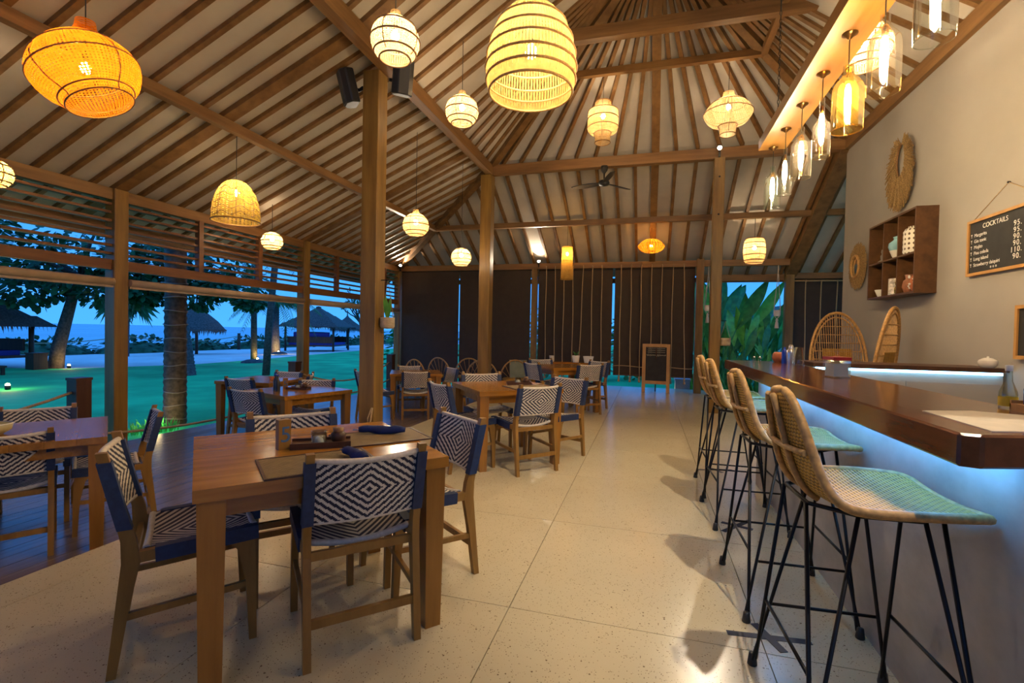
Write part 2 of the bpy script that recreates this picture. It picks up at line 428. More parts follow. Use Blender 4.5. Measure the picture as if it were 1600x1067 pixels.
ceil = mem.build('ceiling', 'membrane'); struct(ceil, 'cream fabric roof lining between dark wooden rafters')
sol = ceil.modifiers.new('t', 'SOLIDIFY'); sol.thickness = 0.04; sol.offset = 1
def crafter(p0, p1, w=0.055, h=0.07, name='rafter', mat='wood_rafter'):
    return MB().bar(p0, p1, w, h).build(name, mat, ceil)
dY = 3.45/12
i = -26
while True:
    Y = 4.55+dY*i; i += 1
    if Y > 12.5: break
    if Y < Y0: continue
    thick = (i-1) % 12 == 0
    w = 0.15 if thick else 0.055; h = 0.10 if thick else 0.07
    for s in (-1, 1):
        # lower slope
        xs = 3.0 if Y <= RY else 3.0+(Y-RY)*3.5/(BY-RY)
        if xs < 7.1: crafter((s*xs, Y, zl(xs)), (s*7.27, Y, zl(7.27)), w, h)
        # upper slope
        if Y <= AY: crafter((s*3, Y, RZ), (s*0.03, Y, AZ), w, h)
# fan near the ridge end on the side slopes
for k in range(1, 8):
    Y = AY+(RY-AY)*k/8
    for s in (-1, 1): crafter((s*3, Y, RZ), (s*0.06, AY-0.02, AZ-0.03))
# back slope
k = -22
while k <= 22:
    X = 0.05+0.35*k; thick = k == 0; k += 1
    w = 0.13 if thick else 0.055; h = 0.10 if thick else 0.07
    if abs(X) > 7.3: continue
    ys = RY if abs(X) <= 3 else hipY(X)
    if ys < YO-0.1: crafter((X, ys, zb(ys)), (X, YO, zb(YO)), w, h)
    if abs(X) < 3: crafter((X, RY, RZ), (AX+X*0.03, AY+0.04, AZ-0.03), w, h)
# hips, ridge
for s in (-1, 1):
    crafter((s*3, RY, RZ-0.05), (s*7.27, hipY(7.27), zl(7.27)-0.05), 0.12, 0.16, 'hip_beam')
    crafter((s*3, RY, RZ-0.04), (0, AY, AZ-0.04), 0.12, 0.14, 'hip_beam')
crafter((0, Y0, AZ-0.05), (0, AY, AZ-0.05), 0.10, 0.20, 'ridge_beam', 'wood_beam_y')
crafter((3.0, RY, RZ-0.12), (3.02, 12.1, 2.74), 0.22, 0.20, 'principal_rafter')
# ring beams, purlins, ties
rz = RZ-0.125
crafter((-3, Y0, rz), (-3, RY+0.05, rz), 0.13, 0.18, 'ring_beam', 'wood_beam_y')
crafter((3, Y0, rz), (3, RY+0.05, rz), 0.13, 0.18, 'ring_beam', 'wood_beam_y')
crafter((-3.06, RY, rz), (3.06, RY, rz), 0.13, 0.18, 'ring_beam', 'wood_beam_x')
crafter((-4.8, Y0, zl(4.8)-0.09), (-4.8, hipY(4.8), zl(4.8)-0.09), 0.09, 0.11, 'purlin', 'wood_beam_y')
pyb = 10.34; pxb = 3+(pyb-RY)*3.5/(BY-RY)
crafter((-pxb, pyb, zb(pyb)-0.09), (pxb, pyb, zb(pyb)-0.09), 0.09, 0.11, 'purlin', 'wood_beam_x')
for s in (-1, 1): crafter((s*1.5, Y0, RZ+KU*1.5-0.08), (s*1.5, 7.7, RZ+KU*1.5-0.08), 0.08, 0.10, 'purlin', 'wood_beam_y')
crafter((-1.5, 7.7, RZ+KU*1.5-0.08), (1.5, 7.7, RZ+KU*1.5-0.08), 0.08, 0.10, 'purlin', 'wood_beam_x')
crafter((-2.15, 6.62, 5.33), (2.15, 6.62, 5.33), 0.12, 0.17, 'tie_beam', 'wood_beam_x')
crafter((XO+0.1, Y0, zl(7.2)-0.06), (XO+0.1, hipY(7.15), zl(7.2)-0.06), 0.05, 0.24, 'fascia', 'wood_beam_y')
crafter((-7.0, YO-0.05, zb(YO)-0.05), (3.0, YO-0.05, zb(YO)-0.05), 0.05, 0.12, 'fascia', 'wood_beam_x')
# ---- posts
def post(x, y, z0, z1, w, label, group=None, knots=True):
    o = MB().box((0, 0, (z1-z0)/2), (w, w, z1-z0)).build('timber_post', 'wood_post', bevel=0.006)
    o.location = (x, y, z0); o['label'] = label; o['category'] = 'post'
    if group: o['group'] = group
    return o
post(-3.16, 5.08, DECK, rz-0.09, 0.205, 'thick honey-brown timber post carrying two black speakers')
post(-3.05, RY, DECK, rz-0.09, 0.215, 'honey-brown timber post under the corner of the roof ring beam')
pc = post(1.09, 8.86, 0, rz-0.09, 0.17, 'timber post with a small spotlight on top beside the bar end')
for zz in (3.98, 3.35): MB().lathe([(0.016, 0), (0.012, 0.006), (0.001, 0.006)], 8, (0.0, -0.085, zz), Matrix.Rotation(PI/2, 3, 'X')).build('bolt', 'black_metal', pc)
for y, lb in ((1.1, 'brown eave post under the slatted screen beside the deck table out by the frame'), (4.55, 'brown eave post under the slatted screen between the rope post and coconut trunk'), (8.0, 'brown eave post under the slatted screen between the thatched hut and twin palms')):
    p_ = post(-6.5, y, DECK-0.12, 2.99, 0.17, lb)
    if y == 4.55: MB().lathe([(0.012, 0), (0.009, 0.004), (0.001, 0.004)], 8, (0.03, -0.085, 3.02), Matrix.Rotation(PI/2, 3, 'X')).build('bolt', 'black_metal', p_)
post(-6.5, BY, DECK-0.12, 2.99, 0.15, 'brown corner post where slatted screen meets the dark blinds')
post(-2.73, BY, DECK-0.12, 2.88, 0.14, 'slim brown post between the plain dark blinds and the rope curtain')
post(1.10, BY, -0.3, 3.04, 0.16, 'slim brown post beside the leafy garden opening and rope curtain')
post(3.0, 12.05, -0.3, 2.74, 0.17, 'brown post between the garden opening and the dark roped panel')
# ---- left wall: slatted screen above the openings
wl = sempty('wall_left', (-6.5, 5.3, 0), 'brown slatted timber screen under the eave on the garden side')
def wlp(name, mb, mat='wood_louver'): return mb.build(name, mat, wl, origin=(-6.5, 5.3, 0))
wlp('wall_plate', MB().box((-6.5, 5.0, 2.92), (0.10, 13.4, 0.14)), 'wood_beam_y')
wlp('bottom_rail', MB().box((-6.5, 5.0, 2.045), (0.08, 13.4, 0.125)))
for a, b in ((-1.7, 1.02), (1.18, 4.47), (4.63, 7.92), (8.08, 11.64)):
    for k in range(7):
        wlp('slat', MB().box((-6.5, (a+b)/2, 2.185+k*0.102), (0.07, b-a, 0.030), m=Matrix.Rotation(0.0, 3, 'Y')))
for y in (-0.6, 2.25, 3.30, 5.70, 6.85, 9.0, 10.05, 10.95):
    wlp('mullion', MB().box((-6.48, y, 2.48), (0.085, 0.075, 0.76)), 'wood_louver')
# rolled up blinds under the screen
for a, b, lb in ((1.22, 4.45, 'beige rolled-up blind in the opening facing the thatched hut and leaning tree'), (4.65, 7.9, 'beige rolled-up blind in the opening facing the coconut trunk'), (8.1, 11.6, 'beige rolled-up blind in the opening facing the far thatched hut')):
    bt = thing('rolled_blind', lb, 'blind', (-6.42, (a+b)/2, 1.83), 0, 'rolled up blinds')
    MB().tube([(0, -(b-a)/2, 0), (0, (b-a)/2, 0)], 0.048, 12).build('roll', 'blind_tube', bt)
    MB().box((0.0, 0, -0.058), (0.018, b-a, 0.03)).build('bottom_bar', 'blind_tube', bt)
    for s in (-1, 1): MB().box((-0.03, s*((b-a)/2+0.02), 0.09), (0.03, 0.02, 0.26)).build('bracket', 'wood_louver', bt)
# ---- back wall
wb_ = sempty('wall_back', (-2, BY, 0), 'open timber back wall hung with dark blinds')
def wbp(name, mb, mat='wood_beam_x'): return mb.build(name, mat, wb_, origin=(-2, BY, 0))
wbp('wall_plate', MB().box((-1.75, BY, 2.935), (9.6, 0.11, 0.14)))
wbp('outer_plate', MB().box((2.05, 12.22, 2.665), (1.9, 0.08, 0.15)))
wbp('panel_plate', MB().box((4.0, 12.1, 2.68), (2.0, 0.12, 0.13)))
wbp('kick_board', MB().box((3.9, 12.16, 0.1), (1.8, 0.05, 0.5)), 'wood_dark')
def blind(x0, x1, z0, z1, y, lb):
    o = thing('roller_blind', lb, 'blind', ((x0+x1)/2, y, z0), 0, 'lowered dark blinds')
    w = x1-x0
    MB().grid(lambda a, b: V((a-0.5)*w, 0.012*math.sin(a*9+b*2)*(1-b), b*(z1-z0)), 14, 6).build('blind_sheet', 'blind_dark', o)
    MB().box((0, 0, 0.012), (w, 0.03, 0.03)).build('bottom_bar', 'wood_dark', o)
    MB().tube([(-w/2, 0.02, z1-z0-0.03), (w/2, 0.02, z1-z0-0.03)], 0.035, 10).build('roll', 'blind_dark', o)
    return o
blind(-6.40, -4.748, -0.05, 2.90, 11.72, 'plain dark brown lowered blind next to the corner with the hanging basket')
blind(-4.718, -2.83, -0.05, 2.90, 11.70, 'plain dark brown lowered blind behind the corner roof post')
blind(-2.64, -0.84, 0.33, 2.88, 11.74, 'dark brown lowered blind behind ropes, next to the spotlit post')
blind(-0.785, 1.00, 0.33, 2.88, 11.74, 'dark brown lowered blind behind ropes and the standing chalkboard')
blind(3.10, 4.6, 0.2, 2.62, 12.16, 'dark brown panel blind beside the white bar wall, three ropes before it')
# hanging ropes with knots
RX_ = [-2.417, -2.196, -1.977, -1.761, -1.516, -1.304, -1.08, -0.637, -0.405, -0.176, 0.051, 0.276, 0.512, 0.745]
for i, x in enumerate(RX_):
    w1 = 'over the spotlit blind' if i < 7 else 'over the blind behind the chalkboard'
    o = thing('hanging_rope', 'knotted jute rope hanging from the back beam '+w1, 'rope', (x, 11.56, 0.30), 0, 'ropes over '+('the spotlit blind' if i < 7 else 'the chalkboard blind'))
    dx = random.uniform(-0.02, 0.02) + (0.07 if i in (4,) else 0) + (-0.08 if i == 13 else 0)
    top = 2.90
    MB().tube([(dx*(1-t_)*-1.0 if False else -dx*(1-t_)+0.006*math.sin(t_*9+i), 0.004*math.sin(t_*7+i), t_*(top-0.30)) for t_ in [k/12 for k in range(13)]], 0.0105, 6).build('cord', 'rope', o)
    MB().lathe([(0.004, -0.11), (0.028, -0.10), (0.022, -0.05), (0.012, -0.03), (0.026, -0.005), (0.022, 0.02), (0.008, 0.03)], 8, (-dx, 0, 0)).build('knot', 'rope', o)
    MB().tube([(0, 0.05, top-0.30+0.02), (0, -0.012, top-0.285), (0, -0.012, top-0.31)], 0.011, 6).build('hitch', 'rope', o)
for (a, b, z, yy, lb) in ((-2.62, -0.85, 0.56, 11.575, 'horizontal jute rope tied across ropes by the spotlit post'), (-0.80, 1.0, 0.56, 11.575, 'horizontal jute rope tied across ropes behind the chalkboard')):
    o = MB().tube([(a+(b-a)*t_-(a+b)/2, 0, 0.012*math.sin(t_*12)) for t_ in [k/14 for k in range(15)]], 0.009, 6).build('cross_rope', 'rope'); o.location = ((a+b)/2, yy, z); tag(o, lb, 'rope')
for i, x in enumerate((3.32, 3.62, 3.92)):
    o = thing('hanging_rope', 'jute rope hanging over the dark panel beside the bar wall', 'rope', (x, 12.0, 0.3), 0, 'ropes beside the bar wall')
    MB().tube([(0.01*math.sin(t_*5+i), 0, t_*2.25) for t_ in [k/10 for k in range(11)]], 0.011, 6).build('cord', 'rope', o)
    MB().tube([(0, 0.04, 2.26), (0, -0.012, 2.27), (0, -0.012, 2.23)], 0.012, 6).build('hitch', 'rope', o)
o = MB().tube([(-0.65, 0, 0), (0.65, 0, 0)], 0.016, 8).build('rope_rail', 'rope'); o.location = (3.7, 12.0, 2.56); tag(o, 'thin pale rail holding three ropes over dark panel', 'rail')
# ---- bar wall
wr = MB().box((3.07, 4.0, 2.16), (0.14, 9.9, 4.34)).build('wall_right', 'plaster'); struct(wr, 'plain off-white plastered wall behind the bar')
struct(MB().box((3.0-0.012, 4.0, 4.36), (0.03, 9.9, 0.07)).build('trim_1', 'wood_beam_y'), 'brown timber strip along the top of the white wall')
struct(MB().box((-1.5, -2.95, 1.5), (9.4, 0.12, 3.4)).build('sky_block_wall', 'plaster'), 'plain plastered wall added behind the camera to block sky light')  # unseen wall, added to keep blue sky light off the near furniture
# ---- ground outside
g = MB(); g.add([V(-21, -30, -0.36), V(40, -30, -0.36), V(40, 70, -0.36), V(-21, 70, -0.36)], [(0, 1, 2, 3)])
# organic beach edge
edge = [(-26, -30), (-23.2, 8), (-22.6, 11.8), (-20.4, 12.5), (-18.8, 16.2), (-19.2, 20.2), (-20.3, 26), (-21.6, 34), (-22, 45), (-24, 70)]
lawn = MB(); n = len(edge)
P = [V(x, y, -0.36) for x, y in edge]+[V(40, y, -0.36) for x, y in edge]
lawn.add(P, [(i, n+i, n+i+1, i+1) for i in range(n-1)])
struct(lawn.build('lawn', 'lawn'), 'mown green lawn running from the deck to the beach')
bw = MB(); P = []
for i, (x, y) in enumerate(edge): P += [V(x+1, y, -0.375), V(-35.5, y+6, -0.62)]
bw.add(P, [(2*i, 2*i+2, 2*i+3, 2*i+1) for i in range(n-1)]); struct(bw.build('beach', 'sand'), 'strip of pale beach sand between lawn and sea')
sea = MB().add([V(-36, -800, 0), V(-36, 2500, 0), V(-4000, 2500, 0), V(-4000, -800, 0)], [(0, 1, 2, 3)]).build('sea', 'sea'); sea.location = (0, 0, -1.6); struct(sea, 'calm blue sea reaching to the horizon')
sh = MB().add([V(-34.5, -30, -0.6), V(-34.5, 80, -0.6), V(-37, 80, -1.7), V(-37, -30, -1.7)], [(0, 1, 2, 3)]).build('shore_slope', 'sand'); struct(sh, 'sloping sand at the waterline')
# ================================================================== BAR
bar = thing('concrete_bar', 'grey polished concrete bar front glowing blue under its wooden top', 'bar', (1.1, 3.1, 0))
MB().box((-0.055, 0.0, 0.4925), (0.19, 3.18, 0.985)).build('front_panel', 'concrete', bar)
MB().box((0.10, 0.0, 0.90), (0.12, 3.1, 0.04)).build('under_shelf', 'wood_dark', bar)
MB().box((-0.225, -0.02, 0.979), (0.018, 3.0, 0.010)).build('light_strip', 'led_blue', bar)
cnt = MB().prism([(0.735, 5.16), (0.757, 1.47), (0.80, 1.455), (1.24, 1.60), (1.27, 5.16)], 0.985, 1.07).build('bar_counter', 'wood_bar', bevel=0.006)
tag(cnt, 'thick glossy reddish-brown wooden bar top with cut corner', 'counter')
MB().prism([(0.865, 1.873), (1.03, 1.935), (1.16, 1.885), (0.985, 1.556), (0.85, 1.515)], 1.069, 1.0725).build('stone_inlay', 'stone_inlay', cnt)
# back counter with light strip
bc = thing('back_counter', 'low back counter with a glowing white-blue light strip behind the bar', 'counter', (2.235, 5.39, 0))
MB().box((0, 0.0, 0.515), (1.46, 0.44, 1.03)).build('cabinet', 'plaster', bc)
MB().box((0, -0.02, 1.055), (1.48, 0.52, 0.035)).build('worktop', 'wood_dark', bc)
MB().box((0.0, -0.245, 1.020), (1.42, 0.02, 0.022)).build('light_strip', 'led_white', bc)
for k in range(2): MB().box((-0.36+0.72*k, -0.225, 0.5), (0.68, 0.012, 0.86)).build('door', 'plaster', bc)
# items on the counter
def jar_with_lid():
    o = thing('candy_jar', 'glass jar with red lid and glowing white contents on the bar', 'jar', (1.085, 3.29, 1.07))
    MB().box((0, 0, 0.052), (0.10, 0.10, 0.10), rz=0.25).build('glass_body', 'glass_clear', o)
    MB().box((0, 0, 0.045), (0.084, 0.084, 0.075), rz=0.25).build('filling', 'white_ceramic', o)
    MB().box((0, 0, 0.113), (0.106, 0.106, 0.018), rz=0.25).build('lid', 'red_lid', o)
    MB().lathe([(0.018, 0.124), (0.008, 0.135), (0.014, 0.155), (0.002, 0.168)], 10).build('knob', 'glass_clear', o)
jar_with_lid()
o = thing('clay_pot', 'round terracotta pot at the garden end of the bar', 'pot', (1.17, 4.99, 1.07))
MB().lathe([(0.03, 0), (0.046, 0.02), (0.052, 0.045), (0.046, 0.08), (0.032, 0.095), (0.027, 0.092), (0.025, 0.07)], 18).build('bowl', 'terracotta', o)
o = thing('shaker_bottle', 'steel cocktail shaker beside the terracotta pot', 'shaker', (1.20, 4.70, 1.07))
MB().lathe([(0.030, 0), (0.035, 0.10), (0.030, 0.125), (0.020, 0.135)], 16).build('body', 'steel', o)
MB().lathe([(0.020, 0.135), (0.018, 0.16), (0.012, 0.168), (0.001, 0.168)], 14).build('cap', 'steel', o)
o = thing('water_glass', 'tall upturned glass beside the steel shaker', 'glass', (1.22, 4.55, 1.07))
MB().lathe([(0.043, 0.002), (0.033, 0.15), (0.001, 0.152)], 18).build('bowl', 'glass_clear', o); MB().lathe([(0.043, 0), (0.046, 0.004), (0.043, 0.010)], 18).build('rim', 'glass_clear', o)
o = thing('blue_flask', 'slim blue bottle between terracotta pot and shaker', 'bottle', (1.175, 4.80, 1.07))
MB().lathe([(0.024, 0), (0.024, 0.11), (0.010, 0.125), (0.010, 0.145), (0.001, 0.146)], 12).build('body', 'blue_bottle', o)
for k, (x, y) in enumerate(((0.98, 5.06), (1.02, 5.02))):
    o = thing('salt_shaker', 'tiny steel-capped shaker on the garden end of the bar', 'shaker', (x, y, 1.07), 0, 'tiny shakers on the bar end')
    MB().lathe([(0.013, 0), (0.012, 0.035)], 10, cap=True).build('glass_body', 'glass_clear', o); MB().lathe([(0.013, 0.035), (0.010, 0.048), (0.001, 0.05)], 10).build('cap', 'steel', o)
o = thing('label_bottle', 'clear bottle with yellow label standing behind the bar top', 'bottle', (1.215, 2.09, 1.07))
MB().lathe([(0.024, 0), (0.025, 0.05), (0.023, 0.06), (0.011, 0.095), (0.009, 0.135), (0.010, 0.148), (0.001, 0.149)], 16).build('glass_body', 'glass_clear', o)
MB().lathe([(0.0255, 0.008), (0.0262, 0.040)], 16).build('paper_label', 'label_yellow', o)
MB().lathe([(0.0105, 0.130), (0.011, 0.150), (0.001, 0.151)], 12).build('cap', 'white_ceramic', o)
o = thing('blue_can', 'deep blue bottle on a wooden caddy beside the yellow-labelled bottle', 'bottle', (1.225, 1.985, 1.095))
MB().lathe([(0.026, 0), (0.027, 0.05), (0.02, 0.075), (0.010, 0.09), (0.010, 0.11), (0.001, 0.111)], 14).build('body', 'blue_bottle', o)
o = thing('napkin_caddy', 'small wooden caddy on the bar top under a blue bottle', 'caddy', (1.225, 1.985, 1.07)); MB().box((0, 0, 0.012), (0.08, 0.09, 0.025)).build('tray', 'wood_frame', o); MB().box((0, 0.042, 0.02), (0.08, 0.006, 0.03)).build('side', 'wood_frame', o)
o = thing('white_bowl', 'white lidded bowl on the back counter by the wall', 'bowl', (2.87, 5.20, 1.0725))
MB().lathe([(0.04, 0), (0.062, 0.02), (0.068, 0.05), (0.062, 0.065)], 16).build('bowl', 'white_ceramic', o); MB().lathe([(0.062, 0.065), (0.03, 0.085), (0.009, 0.088), (0.009, 0.10), (0.001, 0.102)], 16).build('lid', 'white_ceramic', o)
# ---- straw necklace on the wall
o = thing('straw_necklace', 'shaggy brown straw collar hanging on the white wall', 'wall decor', (2.985, 7.08, 3.42))
hz = []; rr = random.Random(3)
MB().tube([(-0.02, 0.125*math.sin(a), 0.10+0.21*math.cos(a)) for a in [2*PI*k/28 for k in range(28)]], 0.012, 6, closed=True).build('hoop', 'rattan_dark', o)
mb = MB()
for k in range(620):
    u_ = k/619; a = PI*0.10+PI*1.78*u_+rr.uniform(-.03, .03)
    c0 = V(-0.015-rr.random()*0.035, 0.125*math.sin(a), 0.10+0.21*math.cos(a))
    ln = 0.10+0.30*(0.5-0.5*math.cos(u_*2*PI))+rr.uniform(-.04, .03)
    d = V(0, math.sin(a)*0.85, math.cos(a)-0.45).normalized()
    mb.bar(c0, c0+d*ln+V(rr.uniform(-.015, .0), 0, 0), 0.016, 0.006, (1, 0, 0), 0.007, 0.003)
fr = mb.build('straw_fringe', 'straw', o); fr['kind'] = 'stuff'
# ---- sunburst straw mirror
o = thing('straw_mirror', 'round mirror with a shaggy straw rim beside the cube shelf', 'mirror', (2.985, 8.33, 2.38))
mb = MB()
for k in range(260):
    a = 2*PI*k/260; r1 = 0.31+rr.uniform(-.03, .03)
    mb.bar(V(-0.02-rr.random()*.02, 0.15*math.sin(a), 0.15*math.cos(a)), V(-0.01, r1*math.sin(a), r1*1.08*math.cos(a)), 0.012, 0.006, (1, 0, 0), 0.008, 0.003)
fr = mb.build('straw_rim', 'straw', o); fr['kind'] = 'stuff'
MB().tube([(-0.045, 0.145*math.sin(a), 0.16*math.cos(a)) for a in [2*PI*k/24 for k in range(24)]], 0.018, 6, closed=True).build('inner_ring', 'rattan', o)
MB().lathe([(0.001, 0.0), (0.14, 0.0)], 24, (-0.03, 0, 0), Matrix.Rotation(-PI/2, 3, 'Y')).build('glass', 'mirror', o)
# ---- cube shelf
SY0, SY1, SZ0, SZ1, SXF = 6.30, 7.47, 1.82, 2.77, 2.79
o = thing('cube_shelf', 'dark brown six-cube shelf of vases on the white wall', 'shelf', (2.89, (SY0+SY1)/2, SZ0))
yc = (SY0+SY1)/2; hw = (SY1-SY0)/2; hh = SZ1-SZ0; dp = 3.0-SXF; xc = 0.005
for s in (-1, 1): MB().box((xc, s*(hw-0.011), hh/2), (dp, 0.022, hh)).build('side_panel', 'wood_shelf', o)
for z in (0.011, hh-0.011): MB().box((xc, 0, z), (dp, 2*hw-0.044, 0.022)).build('horizontal_panel', 'wood_shelf', o)
MB().box((xc, 0, hh*0.475), (dp*0.96, 2*hw-0.044, 0.020)).build('middle_shelf', 'wood_shelf', o)
for y in (-hw+2*hw*0.345, -hw+2*hw*0.655):
    for a, b in ((0.022, hh*0.475-0.01), (hh*0.475+0.01, hh-0.022)): MB().box((xc, y, (a+b)/2), (dp*0.96, 0.020, b-a)).build('divider', 'wood_shelf', o)
def vase(name, lb, cat, y, row, prof, mat, extra=None):
    z = SZ0+0.022 if row == 0 else SZ0+hh*0.475+0.010
    v = thing(name, lb, cat, (2.885, y, z)); MB().lathe(prof, 18).build('body', mat, v)
    if extra: extra(v)
    return v
c3 = [SY0+0.2, (SY0+SY1)/2, SY1-0.2]
# lattice jar
t = NT('lattice_white'); t.bsdf(None, 0.35); uv = t.n('TexCoord'); sp = t.n('SeparateXYZ'); t.l(uv.outputs['UV'], sp.inputs[0])
uu = t.math('MULTIPLY', sp.outputs[0], 2*PI*7); vv = t.math('MULTIPLY', sp.outputs[1], 2*PI/0.11)
pr = t.math('MULTIPLY', t.math('SINE', t.math('ADD', uu, vv)), t.math('SINE', t.math('SUBTRACT', uu, vv)))
mx = t.n('Mix', data_type='RGBA'); t.l(t.math('GREATER_THAN', pr, 0.45), mx.inputs[0]); mx.inputs[6].default_value = (0.72, 0.68, 0.60, 1); mx.inputs[7].default_value = (0.10, 0.055, 0.03, 1); t.l(mx.outputs[2], t.b.inputs['Base Color'])
vase('lattice_jar', 'white pierced lattice jar in the upper shelf cube', 'jar', c3[0]+0.03, 1, [(0.10, 0), (0.105, 0.02), (0.105, 0.25), (0.085, 0.285), (0.06, 0.29), (0.06, 0.31), (0.001, 0.312)], 'lattice_white')
vase('blue_vase', 'pale blue and cream bellied vase in the upper middle cube', 'vase', c3[1], 1, [(0.05, 0), (0.065, 0.03), (0.105, 0.14), (0.10, 0.185), (0.055, 0.225), (0.05, 0.24), (0.06, 0.26), (0.03, 0.27), (0.001, 0.272)], 'blue_ceramic', lambda v: MB().lathe([(0.051, 0.001), (0.067, 0.03), (0.092, 0.095)], 18).build('cream_base', 'white_ceramic', v))
vase('stone_figure', 'small grey carved figure in the upper shelf corner', 'figurine', c3[2], 1, [(0.055, 0), (0.06, 0.02), (0.03, 0.04), (0.035, 0.09), (0.02, 0.115), (0.03, 0.14), (0.025, 0.17), (0.001, 0.185)], plain('grey_stone', (0.22, 0.19, 0.17), 0.8).m)
vase('square_vase', 'white square-rimmed bowl in the lower shelf corner', 'bowl', c3[2], 0, [(0.05, 0), (0.085, 0.095), (0.078, 0.095), (0.045, 0.01)], 'white_ceramic')
vase('flower_tin', 'patterned pale tin in the lower middle cube', 'tin', c3[1]+0.07, 0, [(0.065, 0), (0.065, 0.20), (0.06, 0.205), (0.001, 0.205)], plain('patterned_tin', (0.55, 0.50, 0.46), 0.5, var=0.6, scale=30).m)
def owl(v):
    MB().lathe([(0.042, 0.115), (0.045, 0.15), (0.03, 0.19), (0.001, 0.205)], 14).build('head', 'gold', v)
    for s in (-1, 1): MB().lathe([(0.014, 0.0), (0.010, 0.03), (0.001, 0.04)], 8, (0.0, s*0.025, 0.185)).build('ear', 'gold', v)
vase('gold_figure', 'shiny gold owl-shaped figure in the lower middle cube', 'figurine', c3[1]-0.05, 0, [(0.04, 0), (0.052, 0.03), (0.052, 0.08), (0.035, 0.115)], 'gold', owl)
vase('brown_jug', 'brown glazed jug in the lower cube', 'jug', c3[0]+0.088, 0, [(0.055, 0), (0.078, 0.07), (0.066, 0.14), (0.045, 0.16), (0.055, 0.21), (0.001, 0.21)], 'brown_ceramic')
vase('shell_jug', 'reddish brown jar trimmed with white shells in lower cube', 'jar', c3[0]-0.085, 0, [(0.05, 0), (0.080, 0.06), (0.076, 0.15), (0.04, 0.20), (0.05, 0.24), (0.001, 0.24)], 'terracotta', lambda v: [MB().lathe([(0.006, -0.012), (0.014, 0), (0.001, 0.012)], 7, (-0.085*math.cos(b_), 0.085*math.sin(b_), 0.05+0.13*k/7)).build('shell', 'white_ceramic', v) for k, b_ in enumerate([0.9*math.cos(k*0.8) for k in range(8)])] and None)
# ---- chalk text helper
def chalk(txt, size, parent, loc, rot, name='chalk_writing', mat='chalk', align='LEFT'):
    cu = bpy.data.curves.new(name, 'FONT'); cu.body = txt; cu.size = size; cu.extrude = 0.0008; cu.align_x = align
    ob = bpy.data.objects.new(name+'_tmp', cu); COL.objects.link(ob)
    dg = bpy.context.evaluated_depsgraph_get(); me = bpy.data.meshes.new_from_object(ob.evaluated_get(dg)); bpy.data.objects.remove(ob)
    me.materials.clear(); me.materials.append(M[mat]); r = bpy.data.objects.new(name, me); COL.objects.link(r)
    r.parent = parent; r.location = loc; r.rotation_euler = rot; return r
# ---- menu chalkboard on the wall
MB_Y0, MB_Y1, MB_Z0, MB_Z1 = 4.72, 5.735, 1.925, 2.455
o = thing('menu_board', 'wood-framed chalk drinks menu hanging by a cord on white wall', 'chalkboard', (2.975, (MB_Y0+MB_Y1)/2, MB_Z0))
hw2 = (MB_Y1-MB_Y0)/2; hz2 = MB_Z1-MB_Z0
MB().box((0.005, 0, hz2/2), (0.014, 2*hw2-0.02, hz2-0.02)).build('slate', 'slate', o)
for s in (-1, 1): MB().box((0, s*(hw2-0.013), hz2/2), (0.03, 0.026, hz2)).build('frame_side', 'wood_frame', o)
for z in (0.013, hz2-0.013): MB().box((0, 0, z), (0.03, 2*hw2-0.052, 0.026)).build('frame_rail', 'wood_frame', o)
MB().tube([(0.0, hw2-0.06, hz2-0.005), (0.008, 0.0, hz2+0.235), (0.0, -hw2+0.06, hz2-0.005)], 0.004, 5).build('hanging_cord', 'rope', o)
MB().lathe([(0.008, 0), (0.010, 0.02), (0.001, 0.02)], 8, (0.02, 0, hz2+0.235), Matrix.Rotation(-PI/2, 3, 'Y')).build('nail', 'black_metal', o)
R_ = (PI/2, 0, -PI/2)
chalk('COCKTAILS', 0.062, o, (-0.0045, hw2-0.21, hz2-0.10), (PI/2, 0, -PI/2))
for k, (a, b) in enumerate((('Margarita', '95.'), ('Gin tonic', '95.'), ('Mojito', '90.'), ('Pina colada', '90.'), ('Long island', '110.'), ('Strawberry daiquiri', '90.'))):
    z = hz2-0.165-k*0.056
    chalk(a, 0.046, o, (-0.0045, hw2-0.095, z), R_); [chalk(c_, 0.066, o, (-0.0045, hw2-0.58-(0.0 if len(b) > 3 else 0.03)-0.040*q_, z), R_, 'chalk_price') for q_, c_ in enumerate(b)]
    MB().lathe([(0.012, 0.03), (0.002, 0.012), (0.002, 0.003), (0.009, 0.0)], 8, (-0.006, hw2-0.06, z), Matrix.Diagonal((0.15, 1, 1))).build('chalk_drawing', 'chalk', o)
chalk('* * *', 0.05, o, (-0.0045, hw2-0.33, hz2-0.50), R_)
# ---- small framed board at the near end of the wall
o = thing('framed_board', 'small wood-framed board low on the white wall near the menu', 'board', (2.975, 4.82, 1.16))
MB().box((0.005, 0, 0.225), (0.012, 0.44, 0.42)).build('panel', 'slate', o)
for s in (-1, 1): MB().box((0, s*0.22, 0.225), (0.03, 0.03, 0.45)).build('frame_side', 'wood_frame', o)
for z in (0.015, 0.435): MB().box((0, 0, z), (0.03, 0.41, 0.03)).build('frame_rail', 'wood_frame', o)
